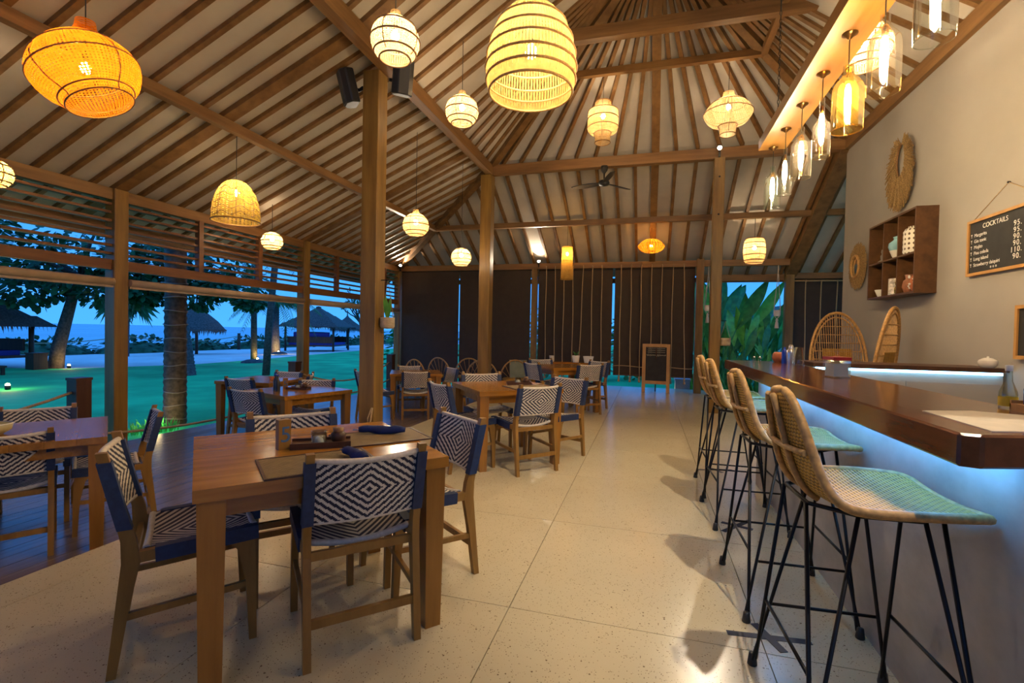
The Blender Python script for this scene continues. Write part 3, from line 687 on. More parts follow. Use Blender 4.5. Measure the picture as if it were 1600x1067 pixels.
# ---- peacock chairs behind the bar
def peacock(loc, rz, lb, W_=0.36, H_=1.66):
    o = thing('peacock_chair', lb, 'chair', loc, rz, None)
    zs, ze = 0.42, H_
    def hoop(t_):   # 0..1 around
        a = PI*1.16*(t_-0.5)
        return W_*math.sin(a)*(1.0), 0.95+(ze-0.95)*math.cos(a)
    pts = [(hoop(k/30)[0], 0.24+0.12*((hoop(k/30)[1]-0.4)), hoop(k/30)[1]) for k in range(31)]
    MB().tube(pts, 0.019, 8).build('back_rim', 'rattan', o)
    pts2 = [(x*0.90, y+0.0, 0.62+(z-0.62)*0.94) for x, y, z in pts]
    MB().tube(pts2, 0.010, 6).build('inner_rim', 'rattan', o)
    mb = MB()
    for k in range(-11, 12):
        x0 = W_*k/12
        zt = 0.95+(ze-0.95)*math.sqrt(max(0.0, 1-(x0/W_)**2))
        mb.tube([(x0*0.55, 0.27, 0.45), (x0*0.85, 0.28+0.02, 0.8), (x0, 0.24+0.12*(zt-0.4), zt)], 0.0045, 4)
    mb.build('back_spokes', 'rattan', o)['kind'] = 'stuff'
    for k in range(9):
        z = 0.55+k*0.115; hwk = W_*0.62+(W_*0.36)*min(1, k/4) if z < 0.95 else W_*math.sqrt(max(0, 1-((z-0.95)/(ze-0.95))**2))
        MB().tube([(-hwk*0.95, 0.24+0.12*(z-0.4)+0.006, z), (0, 0.25+0.12*(z-0.4)+0.01, z), (hwk*0.95, 0.24+0.12*(z-0.4)+0.006, z)], 0.006, 5).build('back_band', 'rattan', o)
    MB().grid(lambda a, b: V((a-0.5)*W_*1.05, 0.262+0.12*(0.50+b*0.62-0.4)+0.012, 0.50+b*0.66), 6, 6, True, lambda a, b: (a*0.5, b*0.5)).build('back_panel', 'rattan_weave', o)
    MB().lathe([(0.001, 0.40), (0.25, 0.40), (0.27, 0.415), (0.25, 0.43), (0.001, 0.435)], 20).build('seat', 'rattan_weave', o)
    MB().lathe([(0.25, 0.40), (0.14, 0.22), (0.24, 0.0)], 20).build('base', 'rattan_weave', o)
    for z, r in ((0.0, 0.24), (0.22, 0.145), (0.40, 0.255)): MB().tube([(r*math.cos(2*PI*k/20), r*math.sin(2*PI*k/20), z+0.01) for k in range(20)], 0.012, 6, closed=True).build('ring', 'rattan', o)
    return o
peacock((2.58, 7.35, 0), 0.12, 'round-backed rattan peacock chair facing the bar from the white wall corner')
peacock((2.34, 6.60, 0), 0.92-PI, 'rattan peacock chair seen edge-on against the white wall')
# ================================================================== BAR STOOLS
def make_stool():
    o = thing('bar_stool', 'stool', 'stool', (0, 0, 0))
    # local: +X towards the bar, seat profile in XZ, width along Y
    prof = []   # (x, z, half width)
    key = [(0.235, 0.792, 0.185), (0.20, 0.800, 0.215), (0.10, 0.800, 0.235), (0.0, 0.796, 0.24), (-0.09, 0.793, 0.235), (-0.145, 0.803, 0.23), (-0.185, 0.835, 0.222), (-0.212, 0.89, 0.200), (-0.232, 0.96, 0.176), (-0.248, 1.03, 0.145), (-0.258, 1.08, 0.108), (-0.263, 1.108, 0.072), (-0.265, 1.122, 0.025)]
    def interp(t_):
        x = t_*(len(key)-1); i = min(int(x), len(key)-2); f = x-i
        k0, k1, k2, k3 = key[max(i-1, 0)], key[i], key[i+1], key[min(i+2, len(key)-1)]
        return tuple(0.5*((2*b)+(c-a)*f+(2*a-5*b+4*c-d)*f*f+(3*b-a-3*c+d)*f**3) for a, b, c, d in zip(k0, k1, k2, k3))
    Ls = [0]
    N = 40
    for k in range(1, N+1):
        a = interp((k-1)/N); b = interp(k/N); Ls.append(Ls[-1]+math.hypot(a[0]-b[0], a[1]-b[1]))
    def fn(u, v):
        x, z, w = interp(v); d = 0.004
        a = interp(max(0, v-d)); b = interp(min(1, v+d)); tx, tz = b[0]-a[0], b[1]-a[1]; L = math.hypot(tx, tz) or 1
        nx, nz = tz/L, -tx/L    # towards front/top
        if nz < 0 and v < 0.4: nx, nz = -nx, -nz
        s_ = (u-0.5)*2
        cup = 0.022*s_*s_*(0.6+0.4*min(1, max(0, (v-0.15)/0.5)))
        return V(x+abs(nx)*cup, s_*w, z+abs(nz)*cup), V(abs(nx), 0, abs(nz))
    MB().slab(fn, 16, N, 0.014, lambda u, v: ((u-0.5)*0.46, Ls[int(round(v*N))])).build('seat_shell', 'rattan_weave', o)
    rim = [fn(0, k/36)[0] for k in range(37)]+[fn(k/6, 1)[0] for k in range(1, 7)]+[fn(1, 1-k/36)[0] for k in range(1, 37)]+[fn(1-k/8, 0)[0] for k in range(1, 8)]
    MB().tube(rim, 0.0145, 8, closed=True).build('rim', 'rattan', o)
    # two padded-looking upright cane bands on the back of the shell
    for s in (-0.34, 0.34):
        MB().tube([fn(0.5+s*0.5, v)[0]-fn(0.5, v)[1]*0.016 for v in [0.42+0.52*k/14 for k in range(15)]], 0.011, 6).build('back_rib', 'rattan', o)
    MB().tube([fn(u, 0.66)[0]-fn(u, 0.66)[1]*0.02 for u in [k/10 for k in range(11)]], 0.010, 6).build('back_band', 'rattan', o)
    # frame
    z1 = 0.782
    for sx in (-1, 1):
        for sy in (-1, 1):
            ft = V(0.228*sx-0.005, 0.285*sy, 0.0); tops = (V(0.175*sx+(-0.02 if sx < 0 else 0), 0.10*sy, z1), V(0.085*sx, 0.185*sy, z1))
            lg = MB().tube([tops[0], ft+V(-0.010*sx, -0.006*sy, 0.03), ft+V(0, 0, 0.012), ft+V(0.002*sx, -0.012*sy, 0.03), tops[1]], 0.0068, 6).build('leg', 'black_metal', o)
            MB().lathe([(0.017, 0), (0.019, 0.004), (0.0135, 0.045), (0.006, 0.048)], 10, ft, cap=True).build('rubber_foot', 'black_plastic', lg)
    zf = 0.27
    def legp(sx, sy, z, k=0):
        ft = V(0.228*sx-0.005, 0.285*sy, 0.0); tp = (V(0.175*sx, 0.10*sy, z1), V(0.085*sx, 0.185*sy, z1))[k]
        return ft+(tp-ft)*(z/z1)
    for sy in (-1, 1): MB().tube([legp(-1, sy, zf, 1), legp(1, sy, zf, 1)], 0.0062, 6).build('footrest', 'black_metal', o)
    for sx in (-1, 1): MB().tube([legp(sx, -1, zf+0.03, 0), legp(sx, 1, zf+0.03, 0)], 0.0062, 6).build('stretcher', 'black_metal', o)
    MB().tube([V(0.17, -0.1, z1), V(0.17, 0.1, z1), V(0.08, 0.185, z1), V(-0.08, 0.185, z1), V(-0.19, 0.1, z1), V(-0.19, -0.1, z1), V(-0.08, -0.185, z1), V(0.08, -0.185, z1)], 0.0075, 6, closed=True).build('seat_ring', 'black_metal', o)
    return o
st0 = make_stool()
spots = [(0.68, 1.82, 0.06, 'woven rattan bar stool by the stone inlay end of the bar'), (0.685, 2.69, 0.04, 'woven rattan bar stool second from the stone inlay end of the bar'), (0.685, 3.77, 0.05, 'woven rattan bar stool second from the garden end of the bar'), (0.69, 4.43, 0.02, 'woven rattan bar stool at the garden end of the bar')]
for i, (x, y, a, lb) in enumerate(spots):
    s_ = st0 if i == 0 else copy_tree(st0)
    s_.location = (x, y, 0); s_.rotation_euler.z = a; s_['label'] = lb; s_['group'] = 'rattan bar stools'
# floor tape crosses
for (x, y, a, lb) in ((0.535, 2.30, 0.10, 'black tape cross on the floor between the two stools by the stone inlay end'), (0.62, 3.60, 0.9, 'black tape cross on the floor by the middle stools'), (0.66, 5.05, 0.3, 'black tape cross on the floor at the garden end of the bar')):
    o = thing('tape_cross', lb, 'floor tape', (x, y, 0.0), a, 'tape crosses on the floor')
    MB().box((0, 0, 0.0008), (0.34, 0.035, 0.0016)).build('strip', 'tape', o); MB().box((0, 0, 0.0012), (0.035, 0.20, 0.0022), rz=0.3).build('strip', 'tape', o)
# ================================================================== DINING CHAIRS
def make_chair():
    o = thing('dining_chair', 'chair', 'chair', (0, 0, 0))
    hw = 0.215
    RP = [(-0.255, 0.0, 0.030), (-0.222, 0.26, 0.042), (-0.198, 0.42, 0.058), (-0.205, 0.50, 0.048), (-0.235, 0.62, 0.036), (-0.285, 0.835, 0.034)]   # y,z,depth of rear leg
    def prof(name, pts, x, w, mat, parent, par=None):
        mb = MB(); P = []
        for y, z, d in pts: P += [V(x-w/2, y-d/2, z), V(x+w/2, y-d/2, z), V(x+w/2, y+d/2, z), V(x-w/2, y+d/2, z)]
        F = [(3, 2, 1, 0)]; m = len(pts)
        for i in range(m-1):
            for k in range(4): F.append((4*i+k, 4*i+(k+1) % 4, 4*i+4+(k+1) % 4, 4*i+4+k))
        F.append(tuple(4*(m-1)+k for k in range(4)))
        mb.add(P, F); return mb.build(name, mat, parent)
    FP = [(0.205, 0.0, 0.028), (0.196, 0.25, 0.038), (0.180, 0.385, 0.062), (0.160, 0.425, 0.090)]
    ry = lambda z: [a[0]+(b[0]-a[0])*(z-a[1])/(b[1]-a[1]) for a, b in zip(RP, RP[1:]) if a[1] <= z <= b[1]][0]
    for s in (-1, 1):
        prof('rear_leg', RP, s*hw, 0.030, 'wood_chair', o)
        prof('front_leg', FP, s*hw, 0.030, 'wood_chair', o)
        MB().bar((s*hw, -0.21, 0.432), (s*hw, 0.215, 0.448), 0.028, 0.042).build('side_rail', 'wood_chair', o)
        # navy wrapping: seat sides and back posts
        MB().bar((s*hw, -0.125, 0.434), (s*hw, 0.222, 0.449), 0.040, 0.056).build('seat_wrap', 'navy', o)
        prof('back_wrap', [(ry(z)-0.0, z, 0.046 if z < 0.6 else 0.044) for z in (0.545, 0.62, 0.80)], s*hw, 0.041, 'navy', o)
        MB().bar((s*hw, -0.228, 0.215), (s*hw, 0.196, 0.235), 0.018, 0.026).build('side_stretcher', 'wood_chair', o)
    MB().bar((-hw, -0.236, 0.165), (hw, -0.236, 0.165), 0.020, 0.034).build('rear_stretcher', 'wood_chair', o)
    MB().bar((-hw, 0.186, 0.37), (hw, 0.186, 0.37), 0.020, 0.030).build('front_rail', 'wood_chair', o)
    MB().bar((-hw, -0.195, 0.41), (hw, -0.195, 0.41), 0.020, 0.034).build('rear_rail', 'wood_chair', o)
    # seat: sagging woven sheet between the rails
    def seat(u, v):
        x = (u-0.5)*2*(hw-0.012); y = -0.16+v*0.375
        return V(x, y, 0.452+0.016*v-0.028*math.cos((u-0.5)*PI)), V(0, 0, 1)
    MB().slab(seat, 12, 8, 0.012, lambda u, v: ((u-0.5)*2*(hw-0.012), (v-0.5)*0.375)).build('woven_seat', 'weave_seat', o)
    for v in (0.015, 0.985): MB().tube([seat(k/12, v)[0] for k in range(13)], 0.014, 8).build('seat_edge', 'cream_cord', o)
    # backrest: slightly bowed woven sheet
    def back(u, v):
        z = 0.545+v*0.262; x = (u-0.5)*2*(hw-0.004)
        return V(x, ry(z)-0.034*math.cos((u-0.5)*PI)+0.004, z-0.012*math.cos((u-0.5)*PI)*(v-0.2)), V(0, 1, 0.2).normalized()
    MB().slab(back, 12, 8, 0.014, lambda u, v: ((u-0.5)*2*(hw-0.004), (v-0.5)*0.262)).build('woven_back', 'weave_back', o)
    MB().tube([back(k/12, 0.985)[0] for k in range(13)], 0.012, 8).build('back_edge', 'cream_cord', o)
    MB().tube([back(k/12, 0.01)[0] for k in range(13)], 0.009, 8).build('back_edge', 'cream_cord', o)
    return o
ch0 = make_chair(); ch_used = [False]
def chair(tx, ty, hx, hy, lb, grp, z=0.0):
    """tx,ty: middle of the back's top edge; hx,hy: facing direction"""
    L = math.hypot(hx, hy); hx /= L; hy /= L
    c = ch0 if not ch_used[0] else copy_tree(ch0); ch_used[0] = True
    c.location = (tx+0.285*hx, ty+0.285*hy, z); c.rotation_euler.z = math.atan2(hy, hx)-PI/2
    c['label'] = lb; c['group'] = grp
    return c
def table(x, y, a, size, lb, z=0.0, hgt=0.75, sy=None):
    o = thing('dining_table', lb, 'table', (x, y, z), a, 'square dining tables'); sy = sy or size
    np_ = 6
    for k in range(np_):
        w = sy/np_; MB().box((0, -sy/2+(k+0.5)*w, hgt-0.0225), (size, w-0.0012, 0.045)).build('top_board', 'wood_table', o)
    for sx in (-1, 1):
        for s2 in (-1, 1):
            MB().bar((sx*(size/2-0.055), s2*(sy/2-0.055), 0), (sx*(size/2-0.055), s2*(sy/2-0.055), hgt-0.045), 0.070, 0.070, (0, 1, 0), 0.088, 0.088).build('leg', 'wood_table_leg', o)
    for s2 in (-1, 1): MB().box((0, s2*(sy/2-0.075), hgt-0.085), (size-0.2, 0.022, 0.075)).build('apron', 'wood_table', o)
    for sx in (-1, 1): MB().box((sx*(size/2-0.075), 0, hgt-0.085), (0.022, sy-0.2, 0.075)).build('apron', 'wood_table', o)
    return o
G1 = 'navy and cream chairs at the table with placemats'
table(-1.49, 1.915, math.radians(48.8), 0.94, 'square honey-wood table set with placemats and navy napkins')
chair(-1.04, 1.665, -.713, .70, 'navy and cream woven chair backing onto the bar at the placemat table', G1)
chair(-2.05, 1.41, .65, .76, 'navy and cream chair at the placemat table, beside the step down to the deck', G1)
chair(-1.02, 2.59, -.60, -.80, 'navy and cream chair at the placemat table, on the side toward the middle table', G1)
chair(-1.935, 2.305, .73, -.68, 'navy and cream chair at the placemat table, facing the bar', G1)
G2 = 'navy and cream chairs at the middle table'
table(-1.41, 4.79, math.radians(39.5), 0.88, 'square honey-wood table in the middle of the terrazzo floor near the deck step')
chair(-.93, 4.32, -.73, .68, 'navy and cream woven chair at the middle table with its back to the bar stools', G2)
chair(-.81, 5.27, -.45, -.89, 'navy and cream woven chair at the middle table toward the chalkboard', G2)
chair(-1.885, 4.17, .66, .75, 'navy and cream woven chair at the middle table toward the placemat table', G2)
chair(-1.86, 5.32, .55, -.83, 'navy and cream woven chair at the middle table on the deck side', G2)
G3 = 'navy and cream chairs at the table by the rope curtain'
table(-1.36, 8.12, math.radians(40), 0.9, 'square honey-wood table nearest the rope curtain')
chair(-.86, 7.72, -.62, .78, 'navy and cream woven chair at the rope curtain table backing onto the middle table', G3)
chair(-1.80, 7.58, .70, .71, 'navy and cream woven chair at the rope curtain table on the deck side', G3)
chair(-1.90, 8.72, .6, -.8, 'navy and cream woven chair at the rope curtain table in front of the slim post', G3)
chair(-.82, 8.72, -.6, -.8, 'navy and cream woven chair at the rope curtain table toward the chalkboard', G3)
G4 = 'navy and cream chairs at the deck table with the yellow bowl'
table(-4.10, 2.25, math.radians(-34.5), 0.92, 'square wooden table on the deck holding a small pale bowl', DECK)
chair(-3.775, 1.985, -.84, .54, 'navy and cream woven chair with its back to the terrazzo at the pale bowl table', G4, DECK)
chair(-4.735, 2.72, .8, -.6, 'navy and cream woven chair backing onto the rope barrier at the pale bowl table', G4, DECK)
chair(-3.765, 2.95, -.54, -.84, 'navy and cream woven chair at the pale bowl table facing away from the coconut trunk', G4, DECK)
G5 = 'navy and cream chairs at the deck table with bottles'
table(-4.07, 4.95, math.radians(-19), 0.88, 'square wooden table on the deck set with bottles and small jars', DECK)
chair(-4.235, 4.29, .03, 1, 'navy and cream woven chair at the bottle table facing the far thatched hut', G5, DECK)
chair(-4.25, 5.52, .35, -.94, 'navy and cream woven chair at the bottle table with the rope barrier behind it', G5, DECK)
G6 = 'navy and cream chairs at the deck table by the rope post'
table(-5.35, 5.75, math.radians(5), 0.85, 'square wooden table at the deck edge by the rope post', DECK)
chair(-5.22, 5.19, .02, 1, 'navy and cream woven chair at the deck edge table facing the twin palms', G6, DECK)
chair(-4.82, 6.12, -.85, -.5, 'navy and cream woven chair at the deck edge table with its back to the terrazzo', G6, DECK)
chair(-5.40, 6.34, .1, -1, 'navy and cream woven chair at the deck edge table beside the short rope post', G6, DECK)
G7 = 'navy and cream chairs at the deck table behind the speaker post'
table(-4.02, 7.92, math.radians(28), 0.88, 'square wooden table on the deck behind the speaker post', DECK)
chair(-4.54, 6.96, .57, .82, 'navy and cream woven chair side-on beside the speaker post on the deck', G7, DECK)
chair(-3.70, 7.30, -.45, .89, 'navy and cream woven chair on the deck with its back to the middle table', G7, DECK)
chair(-4.42, 8.45, .5, -.87, 'navy and cream woven chair on the deck facing the room beyond the speaker post', G7, DECK)
chair(-3.50, 8.40, -.63, -.77, 'navy and cream woven chair on the deck next to the corner roof post', G7, DECK)
# ---- table settings
def mat_(x, y, a, lb, z=0.75):
    o = thing('placemat', lb, 'placemat', (x, y, z), a, 'woven placemats')
    MB().grid(lambda u, v: V((u-.5)*.42, (v-.5)*.30, 0.005), 4, 4, False, lambda u, v: (u*.42, v*.30)).build('mat', 'placemat', o)
    for s in (-1, 1):
        MB().box((s*0.213, 0, 0.003), (0.010, 0.316, 0.007)).build('border', 'wood_dark', o); MB().box((0, s*0.153, 0.003), (0.42, 0.010, 0.007)).build('border', 'wood_dark', o)
def napkin(x, y, a, lb, z=0.756, ln=0.24):
    o = thing('napkin', lb, 'napkin', (x, y, z), a, 'rolled navy napkins')
    MB().tube([(ln*(t_-.5), 0.006*math.sin(t_*5), 0.019+0.004*math.sin(t_*9)) for t_ in [k/10 for k in range(11)]], [0.014+0.009*math.sin(t_*PI)+0.002*math.sin(t_*17) for t_ in [k/10 for k in range(11)]], 10).build('cloth_roll', 'napkin', o)
    MB().tube([(-ln*.5-0.03, 0, 0.018), (-ln*.5+0.02, 0, 0.018)], 0.005, 6).build('cutlery', 'steel', o)
A1 = math.radians(48.8)
mat_(-1.30, 2.185, A1+PI/2+1.57, 'woven brown placemat under a navy napkin, on the side toward the middle table')
mat_(-1.28, 1.68, A1, 'woven brown placemat beside the chair backing onto the bar')
napkin(-1.33, 2.25, math.radians(20), 'rolled navy napkin on the placemat toward the middle table')
napkin(-1.17, 1.77, math.radians(-25), 'rolled navy napkin on the placemat by the chair backing onto the bar', 0.756, 0.18)
def caddy(x, y, z, a, lb, grp, menu=True):
    o = thing('condiment_tray', 'dark wooden condiment tray on the '+lb, 'tray', (x, y, z), a, grp)
    MB().box((0, 0, 0.008), (0.26, 0.12, 0.016)).build('tray_base', 'wood_dark', o)
    for s in (-1, 1): MB().box((0, s*0.058, 0.02), (0.26, 0.006, 0.016)).build('tray_lip', 'wood_dark', o)
    c, s_ = math.cos(a), math.sin(a)
    def at(dx, dy): return (x+c*dx-s_*dy, y+s_*dx+c*dy, z+0.016)
    g1 = thing('candle_glass', 'short candle glass on the '+lb+' tray', 'glass', at(-0.01, 0), 0, 'candle glasses')
    MB().lathe([(0.034, 0), (0.036, 0.055), (0.033, 0.055), (0.031, 0.006)], 16).build('glass_body', 'glass_clear', g1); MB().lathe([(0.028, 0.004), (0.028, 0.03), (0.001, 0.03)], 12).build('wax', 'cream_cord', g1)
    g2 = thing('sauce_jar', 'dark brown sauce jar on the '+lb+' tray', 'jar', at(0.075, 0.0), 0, 'sauce jars')
    MB().lathe([(0.026, 0), (0.034, 0.015), (0.034, 0.038), (0.022, 0.05)], 14).build('body', 'wood_dark', g2); MB().lathe([(0.024, 0.05), (0.025, 0.066), (0.001, 0.067)], 14).build('lid', 'rattan_dark', g2)
    if menu:
        mn = thing('table_number', 'upright wooden table marker with blue figure beside the '+lb+' tray', 'table sign', at(-0.16, -0.02)[:2]+(z,), a+0.5, 'table markers')
        MB().box((0, 0, 0.0675), (0.055, 0.035, 0.135)).build('block', 'wood_chair', mn)
        tx = chalk('5', 0.10, mn, (-0.022, -0.0182, 0.035), (PI/2, 0, 0), 'blue_figure', 'figure_blue')
plain('figure_blue', (0.05, 0.13, 0.30), 0.6)
caddy(-1.46, 1.93, 0.75, math.radians(35), 'placemat table', 'condiment trays')
caddy(-4.1, 4.98, 0.55, math.radians(10), 'bottle table', 'condiment trays')
caddy(-1.30, 4.93, 0.75, math.radians(20), 'middle table', 'condiment trays', False)
mat_(-1.15, 4.72, math.radians(39.5), 'woven brown placemat on the middle table')
o = thing('pale_bowl', 'small pale yellow ribbed bowl on the deck table', 'bowl', (-4.17, 2.15, 0.55))
MB().lathe([(0.04, 0), (0.085, 0.03), (0.095, 0.07), (0.088, 0.07), (0.07, 0.03), (0.02, 0.012)], 20).build('bowl', plain('pale_glaze', (0.55, 0.48, 0.25), 0.35).m, o)
MB().lathe([(0.092, 0.066), (0.097, 0.073), (0.090, 0.076)], 20).build('rim', 'white_ceramic', o)
for k, (x, y, lb) in enumerate(((-4.28, 4.80, 'dark bottle standing on the deck table beside the tray'), (-4.18, 4.72, 'slim dark bottle with blue cap on the deck table'))):
    o = thing('sauce_bottle', lb, 'bottle', (x, y, 0.55)); MB().lathe([(0.028, 0), (0.028, 0.11), (0.012, 0.145), (0.012, 0.18), (0.001, 0.18)], 14).build('body', 'black_plastic', o); MB().lathe([(0.014, 0.178), (0.014, 0.195), (0.001, 0.196)], 12).build('cap', 'blue_bottle', o)
o = thing('tea_cup', 'small pale cup on the deck edge table', 'cup', (-5.15, 5.70, 0.55)); MB().lathe([(0.03, 0), (0.042, 0.05), (0.038, 0.05), (0.026, 0.006)], 14).build('bowl', 'terracotta', o); MB().tube([(0.038, 0, 0.04), (0.062, 0, 0.035), (0.058, 0, 0.015), (0.034, 0, 0.01)], 0.005, 6).build('handle', 'terracotta', o)
# ---- A-frame chalkboard
o = thing('standing_chalkboard', 'wood-framed standing chalkboard before the rope curtain', 'chalkboard', (0.19, 11.40, 0))
tl_ = Matrix.Rotation(-0.09, 3, 'X')
def ab(name, c, d, mat): return MB().box(tl_ @ V(*c), d, m=tl_).build(name, mat, o)
for s in (-1, 1): ab('frame_side', (s*0.265, 0, 0.55), (0.075, 0.03, 1.10), 'wood_frame')
for z in (1.065, 0.225): ab('frame_rail', (0, 0, z), (0.46, 0.03, 0.075), 'wood_frame')
ab('slate', (0, 0.004, 0.645), (0.46, 0.014, 0.77), 'slate')
MB().bar((0, 0.04, 1.0), (0, 0.24, 0.0), 0.05, 0.025, (1, 0, 0)).build('rear_leg', 'wood_dark', o)
rs = random.Random(11)
def scribble(x0, x1, z, amp, nm, thick=0.006):
    n_ = max(6, int((x1-x0)/0.012)); pts = []
    for k in range(n_+1):
        f_ = k/n_; pts.append(tl_ @ V(x0+(x1-x0)*f_+0.004*math.sin(k*2.3), -0.0055, z+amp*math.sin(k*1.9)*(0.55+0.45*math.sin(k*0.37))))
    MB().tube(pts, thick, 4, caps=False).build(nm, 'chalk_faint', o)
plain('chalk_faint', (0.40, 0.37, 0.27), 0.9, var=0.3, scale=60)
for z, a_, th_ in ((1.00, 0.022, 0.005), (0.955, 0.024, 0.005), (0.91, 0.020, 0.005)): scribble(-0.19, 0.19, z, a_, 'chalk_scribble', th_)
scribble(-0.21, 0.21, 0.845, 0.030, 'chalk_heading', 0.008)
# ---- sideboard with potted plants by the rope curtain
o = thing('side_bench', 'long low wooden bench by the rope curtain carrying white pots', 'bench', (-1.75, 10.85, 0))
MB().box((0, 0, 0.63), (1.5, 0.38, 0.05)).build('bench_top', 'wood_table', o)
for sx in (-1, 1):
    for sy in (-1, 1): MB().bar((sx*0.68, sy*0.14, 0), (sx*0.68, sy*0.14, 0.605), 0.055, 0.055, (0, 1, 0)).build('leg', 'wood_table', o)
def potted(x, y, z, lb, r=0.09, h=0.15, mat='white_ceramic', plant=True):
    o = thing('potted_plant', lb, 'potted plant', (x, y, z), 0, 'small potted plants'); MB().lathe([(r*0.75, 0), (r, h), (r*0.9, h), (r*0.7, h*0.2)], 14).build('pot', mat, o)
    if plant:
        for k in range(7):
            a = k*2.4; L = 0.16+0.05*math.sin(k*3)
            MB().grid(lambda u, v: V(math.cos(a)*(0.02+v*L*0.45)-math.sin(a)*(u-.5)*0.03*math.sin(PI*(0.1+0.88*v)), math.sin(a)*(0.02+v*L*.45)+math.cos(a)*(u-.5)*0.03*math.sin(PI*(0.1+0.88*v)), h*0.9+v*L*(1-.35*v)), 2, 4).build('leaf', 'leaf_green', o)
potted(-1.55, 10.85, 0.655, 'small leafy plant in a white pot on the low bench'); potted(-1.27, 10.85, 0.655, 'wide white textured pot on the low bench', 0.12, 0.14, 'white_ceramic', False)
potted(-2.1, 10.85, 0.655, 'small cream pot at the end of the low bench', 0.06, 0.13, 'cream_cord', False)
# ---- rattan lounge chairs by the dark blinds
def lounge(x, y, rz, lb, r=0.33):
    o = thing('rattan_armchair', lb, 'chair', (x, y, DECK), rz, 'round rattan armchairs')
    MB().tube([(r*math.cos(a), -0.16+0.05*math.sin(a), 0.42+0.42*math.sin(a)) for a in [PI*k/20 for k in range(21)]], 0.018, 7).build('back_hoop', 'rattan', o)
    for k in range(1, 8):
        a = PI*k/8; MB().tube([(r*0.35*math.cos(a), -0.20, 0.40), (r*0.97*math.cos(a), -0.16+0.05*math.sin(a), 0.42+0.41*math.sin(a))], 0.007, 5).build('back_spindle', 'rattan', o)
    MB().lathe([(0.001, 0.38), (0.30, 0.38), (0.33, 0.40), (0.30, 0.43), (0.001, 0.43)], 18).build('seat', 'rattan_weave', o)
    for k in range(4):
        a = PI/4+k*PI/2; MB().tube([(0.24*math.cos(a), 0.24*math.sin(a), 0.39), (0.29*math.cos(a), 0.29*math.sin(a), 0.0)], 0.017, 7).build('leg', 'rattan_dark', o)
    MB().tube([(0.28*math.cos(2*PI*k/16), 0.28*math.sin(2*PI*k/16), 0.12) for k in range(16)], 0.010, 6, closed=True).build('leg_ring', 'rattan_dark', o)
    return o
lounge(-5.05, 9.75, PI, 'small round-backed rattan armchair by the dark blinds, next to the speaker post line', 0.26)
lounge(-4.95, 10.75, PI*0.9, 'round-backed rattan armchair before the plain dark blind by the corner', 0.36)
lounge(-4.15, 10.95, PI*1.1, 'round-backed rattan armchair in front of the gap between the dark blinds', 0.34)
lounge(-3.65, 10.35, PI, 'round-backed rattan armchair next to the corner roof post', 0.38)
lounge(-2.95, 10.9, PI*1.15, 'round-backed rattan armchair holding a green cushion', 0.34)
o = MB().slab(lambda u, v: (V((u-.5)*.42, 0.02+0.10*v, v*.40), V(0, 1, 0.25).normalized()*(0.25+0.75*math.sin(PI*min(max(u, .02), .98))*math.sin(PI*min(max(v, .02), .98)))), 8, 8, 0.13).build('scatter_cushion', 'cushion'); o.location = (-2.90, 10.98, DECK+0.44); o.rotation_euler.z = PI*1.15-PI; tag(o, 'grey-green cushion leaning on a rattan armchair', 'cushion')
# ---- small things on posts
def hang_basket(x, y, z, lb, leaf=True, up=0.45):
    o = thing('hanging_basket', lb, 'basket', (x, y, z)); r = 0.085
    MB().lathe([(0.001, 0), (r*0.85, 0.005), (r, 0.03), (r, 0.075)], 16).build('basket_bottom', 'basket_weave', o)
    MB().lathe([(r, 0.075), (r*1.0, 0.135), (r*0.93, 0.135), (r*0.9, 0.05)], 16).build('basket_rim', 'basket_weave', o)
    MB().tube([(r*0.9, 0, 0.13), (0, -0.0, 0.13+up), (-r*0.9, 0, 0.13)], 0.005, 5).build('cord', 'rope', o); MB().tube([(0.01, 0, 0.125+up), (-0.11, 0, 0.125+up)], 0.006, 6).build('hook', 'black_metal', o)
    if leaf:
        for k in range(5):
            a = k*1.3; L = 0.26+0.05*math.sin(k)
            MB().grid(lambda u, v: V(math.cos(a)*0.05*v+(u-.5)*0.045*math.sin(PI*(0.1+.88*v)), math.sin(a)*0.05*v, 0.1+v*L), 2, 4).build('leaf', 'leaf_light', o)
    return o
hang_basket(-2.968, 5.10, 1.31, 'small woven basket of leaves hanging on the speaker post')
hang_basket(1.26, 8.84, 1.14, 'small woven basket hanging on the spotlit post at the bar end', False, 0.3)
o = thing('rope_coil', 'loose frayed rope end hanging low on the speaker post', 'rope', (-3.16, 4.955, 0.05)); MB().tube([(0.10, -0.008, 0.34), (0.085, -0.012, 0.2), (0.05, -0.012, 0.1), (0.01, -0.012, 0.02)], 0.012, 6).build('strand', 'rope', o); MB().tube([(0.095, -0.01, 0.34), (0.05, -0.02, 0.22), (0.055, -0.016, 0.12)], 0.008, 6).build('strand', 'rope', o)
def speaker(x, y, z, rz, tilt, lb, px):
    o = thing('wall_speaker', lb, 'speaker', (x, y, z), rz, 'black speakers on the post')
    mt = Matrix.Rotation(tilt, 3, 'X')
    MB().prism([(-0.10, 0.04), (-0.12, -0.06), (-0.06, -0.12), (0.06, -0.12), (0.12, -0.06), (0.10, 0.04)], -0.19, 0.19).build('cabinet', 'black_plastic', o, bevel=0.012).rotation_euler.x = tilt
    g_ = MB().prism([(-0.112, -0.062), (-0.056, -0.124), (0.056, -0.124), (0.112, -0.062)], -0.18, 0.18).build('grille', plain('grille', (0.05, 0.052, 0.055), 0.6).m if 'grille' not in M else 'grille', o); g_.rotation_euler.x = tilt
    MB().tube([(0, 0.03, 0), (0, 0.09, 0), (px, 0.11, 0)], 0.02, 8).build('bracket', 'black_metal', o)
